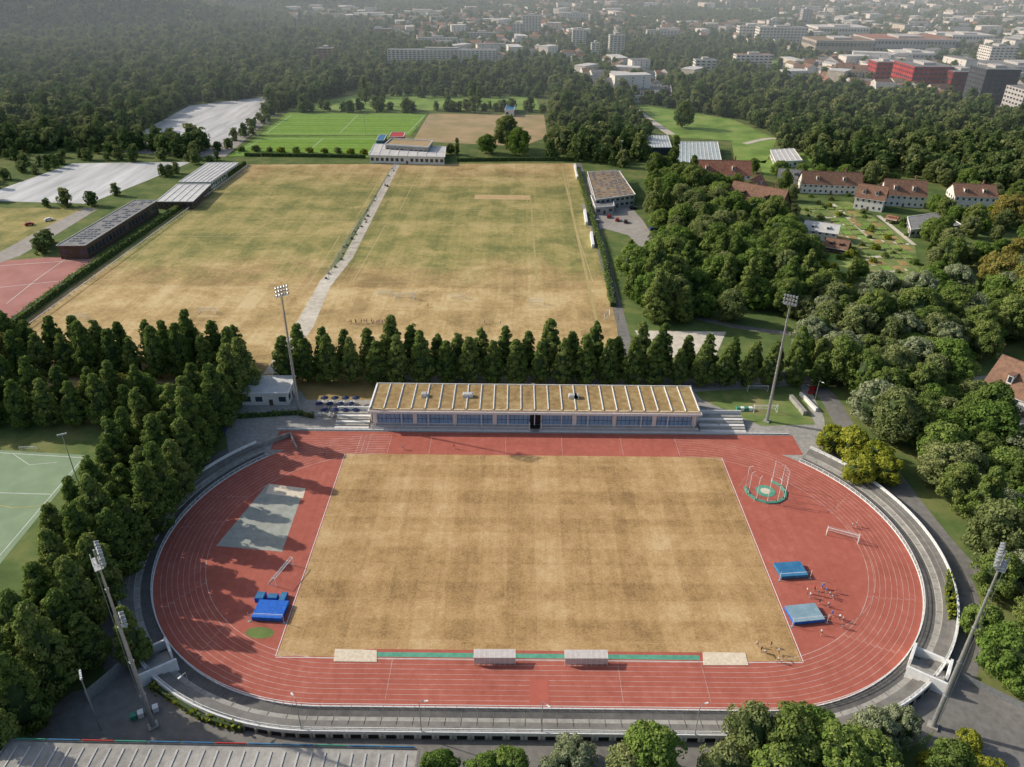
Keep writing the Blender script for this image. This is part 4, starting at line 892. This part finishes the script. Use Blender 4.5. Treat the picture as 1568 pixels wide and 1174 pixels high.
def parasol(x,y,mat):
    if mat.name not in ucan:
        u=MB(); u.cyl((0,0,0),(0,0,2.5),.04,.04,steel,6); u.box(0,0,0,.6,.6,.1,concrete)
        for k in range(8):
            a=2*math.pi*k/8;b=2*math.pi*(k+1)/8; u.poly([(1.3*math.cos(a),1.3*math.sin(a),2.15),(1.3*math.cos(b),1.3*math.sin(b),2.15),(0,0,2.7)],mat)
        ucan[mat.name]=u.mesh("parasol")
    add("parasol",ucan[mat.name],(x,y,.02),random.random())
def cafe_table(x,y):
    if 't' not in ucan:
        u=MB(); u.cyl((0,0,0),(0,0,.74),.04,.04,steel,6); u.cyl((0,0,.72),(0,0,.76),.5,.5,white,12)
        for k in range(4):
            a=k*1.57; u.box(.9*math.cos(a),.9*math.sin(a),.42,.4,.4,.04,white,a); u.box(1.1*math.cos(a),1.1*math.sin(a),.46,.04,.4,.4,white,a); u.cyl((.9*math.cos(a),.9*math.sin(a),0),(.9*math.cos(a),.9*math.sin(a),.42),.03,.03,steel,5)
        ucan['t']=u.mesh("cafe_table")
    add("cafe_table",ucan['t'],(x,y,.02),random.random())
for i in range(8):
    for j in range(3):
        x,y=G(490+i*8,618+j*9)
        if (i+j)%2: parasol(x,y,navy)
        else: cafe_table(x,y)
def van(px,rot,col=white):
    a=MB(); a.box(0,0,.45,4.4,1.8,.55,col); a.box(-.2,0,1.0,2.5,1.6,.5,col); a.box(-.2,0,1.08,2.6,1.64,.32,glass); a.box(-.2,0,1.5,2.1,1.5,.05,col); a.box(1.5,0,1.0,1.2,1.6,.06,col); a.box(-1.8,0,1.0,.7,1.6,.06,col)
    for x in (-1.35,1.35):
        for y in (-.88,.88): a.cyl((x,y-.1,.33),(x,y+.1,.33),.33,.33,dark,12)
    a.box(2.22,0,.5,.08,1.6,.2,dark); a.box(-2.22,0,.7,.06,1.5,.15,redp)
    x,y=G(*px); single("parked_car",a,(x,y,.03),math.radians(rot))
cols_=[white,M("car_silver",(.4,.41,.42),None,2,rough=.3,metal=.5),M("car_black",(.02,.02,.025),None,2,rough=.3),M("car_red",(.35,.02,.02),None,2,rough=.3),M("car_blue",(.03,.08,.25),None,2,rough=.3)]
for q,r in (((925,322),80),((932,333),80),((1000,352),20),((945,338),80),((958,341),80),((1243,600),60),((1500,612),-50),((970,320),10),((915,340),80),((45,345),40),((75,338),40)): van(q,r,random.choice(cols_))
b=MB()
for k in range(4): b.box(k*1.3,0,0,1.0,1.2,1.1,white if k%2 else greenp)
single("recycling_bins",b,(*G(1130,628),.02)); single("storage_boxes",b,(*G(205,1100),.02),.5)
def wallpx(name,pp,h,t,mat,z=0):
    mb=MB(); P=[G(*q) for q in pp]
    for a,b in zip(P[:-1],P[1:]): mb.box((a[0]+b[0])/2,(a[1]+b[1])/2,z,math.hypot(b[0]-a[0],b[1]-a[1]),t,h,mat,math.atan2(b[1]-a[1],b[0]-a[0]))
    single(name,mb)
wallpx("retaining_wall",[(1210,610),(1232,636)],1.5,1.2,concrete); wallpx("retaining_wall",[(1225,605),(1250,630)],1.2,.8,plaster)
wallpx("garden_wall",[(455,690),(445,668),(352,700)],1.4,.4,concrete)
wallpx("site_fence",[(1470,1040),(1568,1088),(1640,1110)],1.8,.1,steel); wallpx("advert_board",[(342,668),(350,650),(357,645)],2.5,.2,navy)
wallpx("mesh_fence",[(135,1075),(200,1020)],3,.08,steel)
for a in ([(880,255),(884,275)],[(895,325),(898,345)],[(905,360),(908,380)]): wallpx("dugout",a,2,1.2,white)
# ------------------------------------------------------------ people
skinm=M("skin",(.50,.30,.21),None,5); hairm=M("hair",(.05,.03,.02),None,5); shoem=M("shoes",(.5,.5,.5),None,5); shirts=[M("shirt_white",(.7,.7,.7),None,3),M("shirt_red",(.5,.05,.04),None,3),M("shirt_blue",(.05,.1,.4),None,3),M("shirt_dark",(.05,.05,.06),None,3)]; shorts=[M("shorts_black",(.03,.03,.035),None,3),M("shorts_blue",(.04,.06,.2),None,3)]; eyem=M("eye",(.02,.02,.02),None,5)
def person_mesh(pose,sm,pm):
    J={};E=[]
    lean=.0; la=.35;ra=-.35; ll=0;rl=0; lift=.15
    if pose=='walk': ll=.45;rl=-.4;la=-.5;ra=.5
    if pose=='arms': lift=2.4
    if pose=='bend': lean=1.1
    c,s=math.cos(lean),math.sin(lean)
    def T(x,y,z):
        dz=z-.95; return (x,y*c-dz*s,.95+dz*c+y*s)
    J['pel']=((0,0,.95),.15,'p'); J['waist']=(T(0,0,1.1),.125,'s'); J['chest']=(T(0,0,1.32),.155,'s'); J['neck']=(T(0,0,1.5),.06,'k'); J['head']=(T(0,-.015,1.6),.095,'h'); J['crown']=(T(0,0,1.7),.085,'h'); J['nose']=(T(0,-.12,1.61),.018,'k')
    E+=[('pel','waist'),('waist','chest'),('chest','neck'),('neck','head'),('head','crown'),('head','nose')]
    for sd,k,a,g in ((1,'L',la,ll),(-1,'R',ra,rl)):
        sh=(sd*.19,0,1.42); up=(sd*(.19+.28*math.sin(lift)),-.28*math.sin(a)*.6,1.42-.28*math.cos(lift)); fo=(up[0]+sd*.25*math.sin(lift),up[1]-.25*math.sin(a+.4 if lean==0 else a),up[2]-.24*math.cos(lift))
        hn=tuple(fo[i]+(fo[i]-up[i])*.3 for i in range(3))
        J['sh'+k]=(T(*sh),.065,'s');J['el'+k]=(T(*up),.045,'k');J['wr'+k]=(T(*fo),.028,'k');J['ha'+k]=(T(*hn),.038,'k'); E+=[('chest','sh'+k),('sh'+k,'el'+k),('el'+k,'wr'+k),('wr'+k,'ha'+k)]
        d=Vector(fo)-Vector(up); d.normalize(); sdv=Vector((0,1,0))
        for q in range(5):
            o=(q-1.5)*.02; ln_=(.075,.085,.08,.062,.05)[q]; st=Vector(hn)+sdv*o; en=st+d*ln_ if q<4 else Vector(hn)+Vector((0,-.055,0))+d*.02
            J['f%d%s'%(q,k)]=(T(*en),.009,'k'); E.append(('ha'+k,'f%d%s'%(q,k)))
        hp=(sd*.1,0,.9);kn=(sd*.11,-.45*math.sin(g),.9-.42*math.cos(g)); an2=(sd*.11,kn[1]-.40*math.sin(g-(.4 if g<0 else .1)),max(.09,kn[2]-.4*math.cos(g))); to=(sd*.12,an2[1]-.17,.04 if g>=0 else .06)
        J['hp'+k]=(hp,.10,'p');J['kn'+k]=(kn,.065,'k');J['an'+k]=(an2,.042,'k');J['to'+k]=(to,.04,'o'); E+=[('pel','hp'+k),('hp'+k,'kn'+k),('kn'+k,'an'+k),('an'+k,'to'+k)]
    names=list(J); me=bpy.data.meshes.new("b"); me.from_pydata([J[n][0] for n in names],[(names.index(a),names.index(b)) for a,b in E],[])
    o=bpy.data.objects.new("b",me); SC.collection.objects.link(o); md=o.modifiers.new("s",'SKIN'); sv=me.skin_vertices[0].data
    for i,n in enumerate(names): sv[i].radius=(J[n][1],J[n][1]*(.8 if J[n][2]=='s' else 1)); sv[i].use_root=(n=='pel')
    o.modifiers.new("u",'SUBSURF').levels=1
    ev=o.evaluated_get(bpy.context.evaluated_depsgraph_get()); m2=bpy.data.meshes.new_from_object(ev); bpy.data.objects.remove(o)
    m2.materials.clear()
    for mm in (skinm,sm,pm,hairm,shoem,eyem): m2.materials.append(mm)
    hv=Vector(T(0,0,1.64)); fd=Vector(T(0,-1,1.64))-hv; up_=Vector(T(0,0,2.64))-hv
    for q in m2.polygons:
        q.use_smooth=True; c0=Vector(q.center); best=None
        for a,b in E:
            A,B_=Vector(J[a][0]),Vector(J[b][0]); t=max(0,min(1,(c0-A).dot(B_-A)/max(1e-6,(B_-A).length_squared))); dd=(c0-A-(B_-A)*t).length-.5*(J[a][1]+(J[b][1]-J[a][1])*t)
            if best is None or dd<best[0]: best=(dd,a,b,t)
        _,a,b,t=best; z='k'
        if a in('pel','waist','chest') and b in('waist','chest','shL','shR'): z='s'
        if a=='pel' and b[:2]=='hp': z='p'
        if a[:2]=='hp': z='p' if t<.75 else 'k'
        if a[:2]=='sh': z='s' if t<.7 else 'k'
        if a[:2]=='an': z='o'
        if 'crown' in (a,b): z='r' if ((c0-hv).dot(up_)>.04 or (c0-hv).dot(fd)<-.01) else 'k'
        if a=='neck' and b=='head' and (c0-hv).dot(fd)<-.04 : z='r'
        q.material_index={'k':0,'s':1,'p':2,'r':3,'o':4}[z]
    import bmesh
    bm=bmesh.new(); bm.from_mesh(m2)
    for sd in (-1,1):
        r=bmesh.ops.create_icosphere(bm,subdivisions=1,radius=.014,matrix=Matrix.Translation(T(sd*.034,-.1,1.635)))
        for v in r['verts']:
            for fc in v.link_faces: fc.material_index=5
        bmesh.ops.create_icosphere(bm,subdivisions=1,radius=.026,matrix=Matrix.Translation(T(sd*.098,0,1.62)))
    bm.to_mesh(m2); bm.free(); return m2
PM={}
def person(px,pose='stand',sh=0,pn=0,rot=None,h=1.0):
    k=(pose,sh,pn)
    if k not in PM: PM[k]=person_mesh(pose,shirts[sh],shorts[pn])
    x,y=G(*px); add("person",PM[k],(x,y,.05),random.random()*6.28 if rot is None else rot,None,h)
for i,q in enumerate([(1235,908),(1240,915),(1247,905),(1252,912),(1258,900),(1264,908),(1270,914),(1276,918),(1279,908),(1254,925),(1268,930),(1273,943),(1283,948),(1290,952),(1270,952),(1289,962),(1257,972),(1258,902),(1304,808),(1311,806)]):
    person(q,('stand','walk','bend','stand','arms')[i%5],(0,0,1,3,0,2)[i%6],i%2)
for i,q in enumerate([(1159,990),(1165,998),(1172,1001),(1180,990),(1192,1001),(1198,1009),(1191,1014)]): person(q,('walk','stand','bend')[i%3],3 if i%2 else 0,0)
for i,q in enumerate([(617,688),(695,687),(497,700),(283,800),(645,608),(470,640),(1100,655)]): person(q,'walk' if i%2 else 'stand',i%4,i%2)
for i in range(18): person((536+i*3.5+random.uniform(-2,2),497+random.uniform(-3,2)),'stand' if i%2 else 'walk',i%4,i%2)
for q in ((742,496),(755,495),(766,497),(655,470),(860,400)): person(q,'walk',0,0)
# ------------------------------------------------------------ haze
hz=bpy.data.materials.new("haze_air"); hz.use_nodes=True; nt=hz.node_tree; nt.nodes.clear(); o_=nt.nodes.new("ShaderNodeOutputMaterial"); vs=nt.nodes.new("ShaderNodeVolumeScatter"); vs.inputs["Density"].default_value=.00042; vs.inputs["Anisotropy"].default_value=.0; vs.inputs["Color"].default_value=(.78,.91,1,1); nt.links.new(vs.outputs[0],o_.inputs["Volume"])
mb=MB(); mb.box(0,4700,-.5,12000,8600,420,hz); single("haze_air",mb)
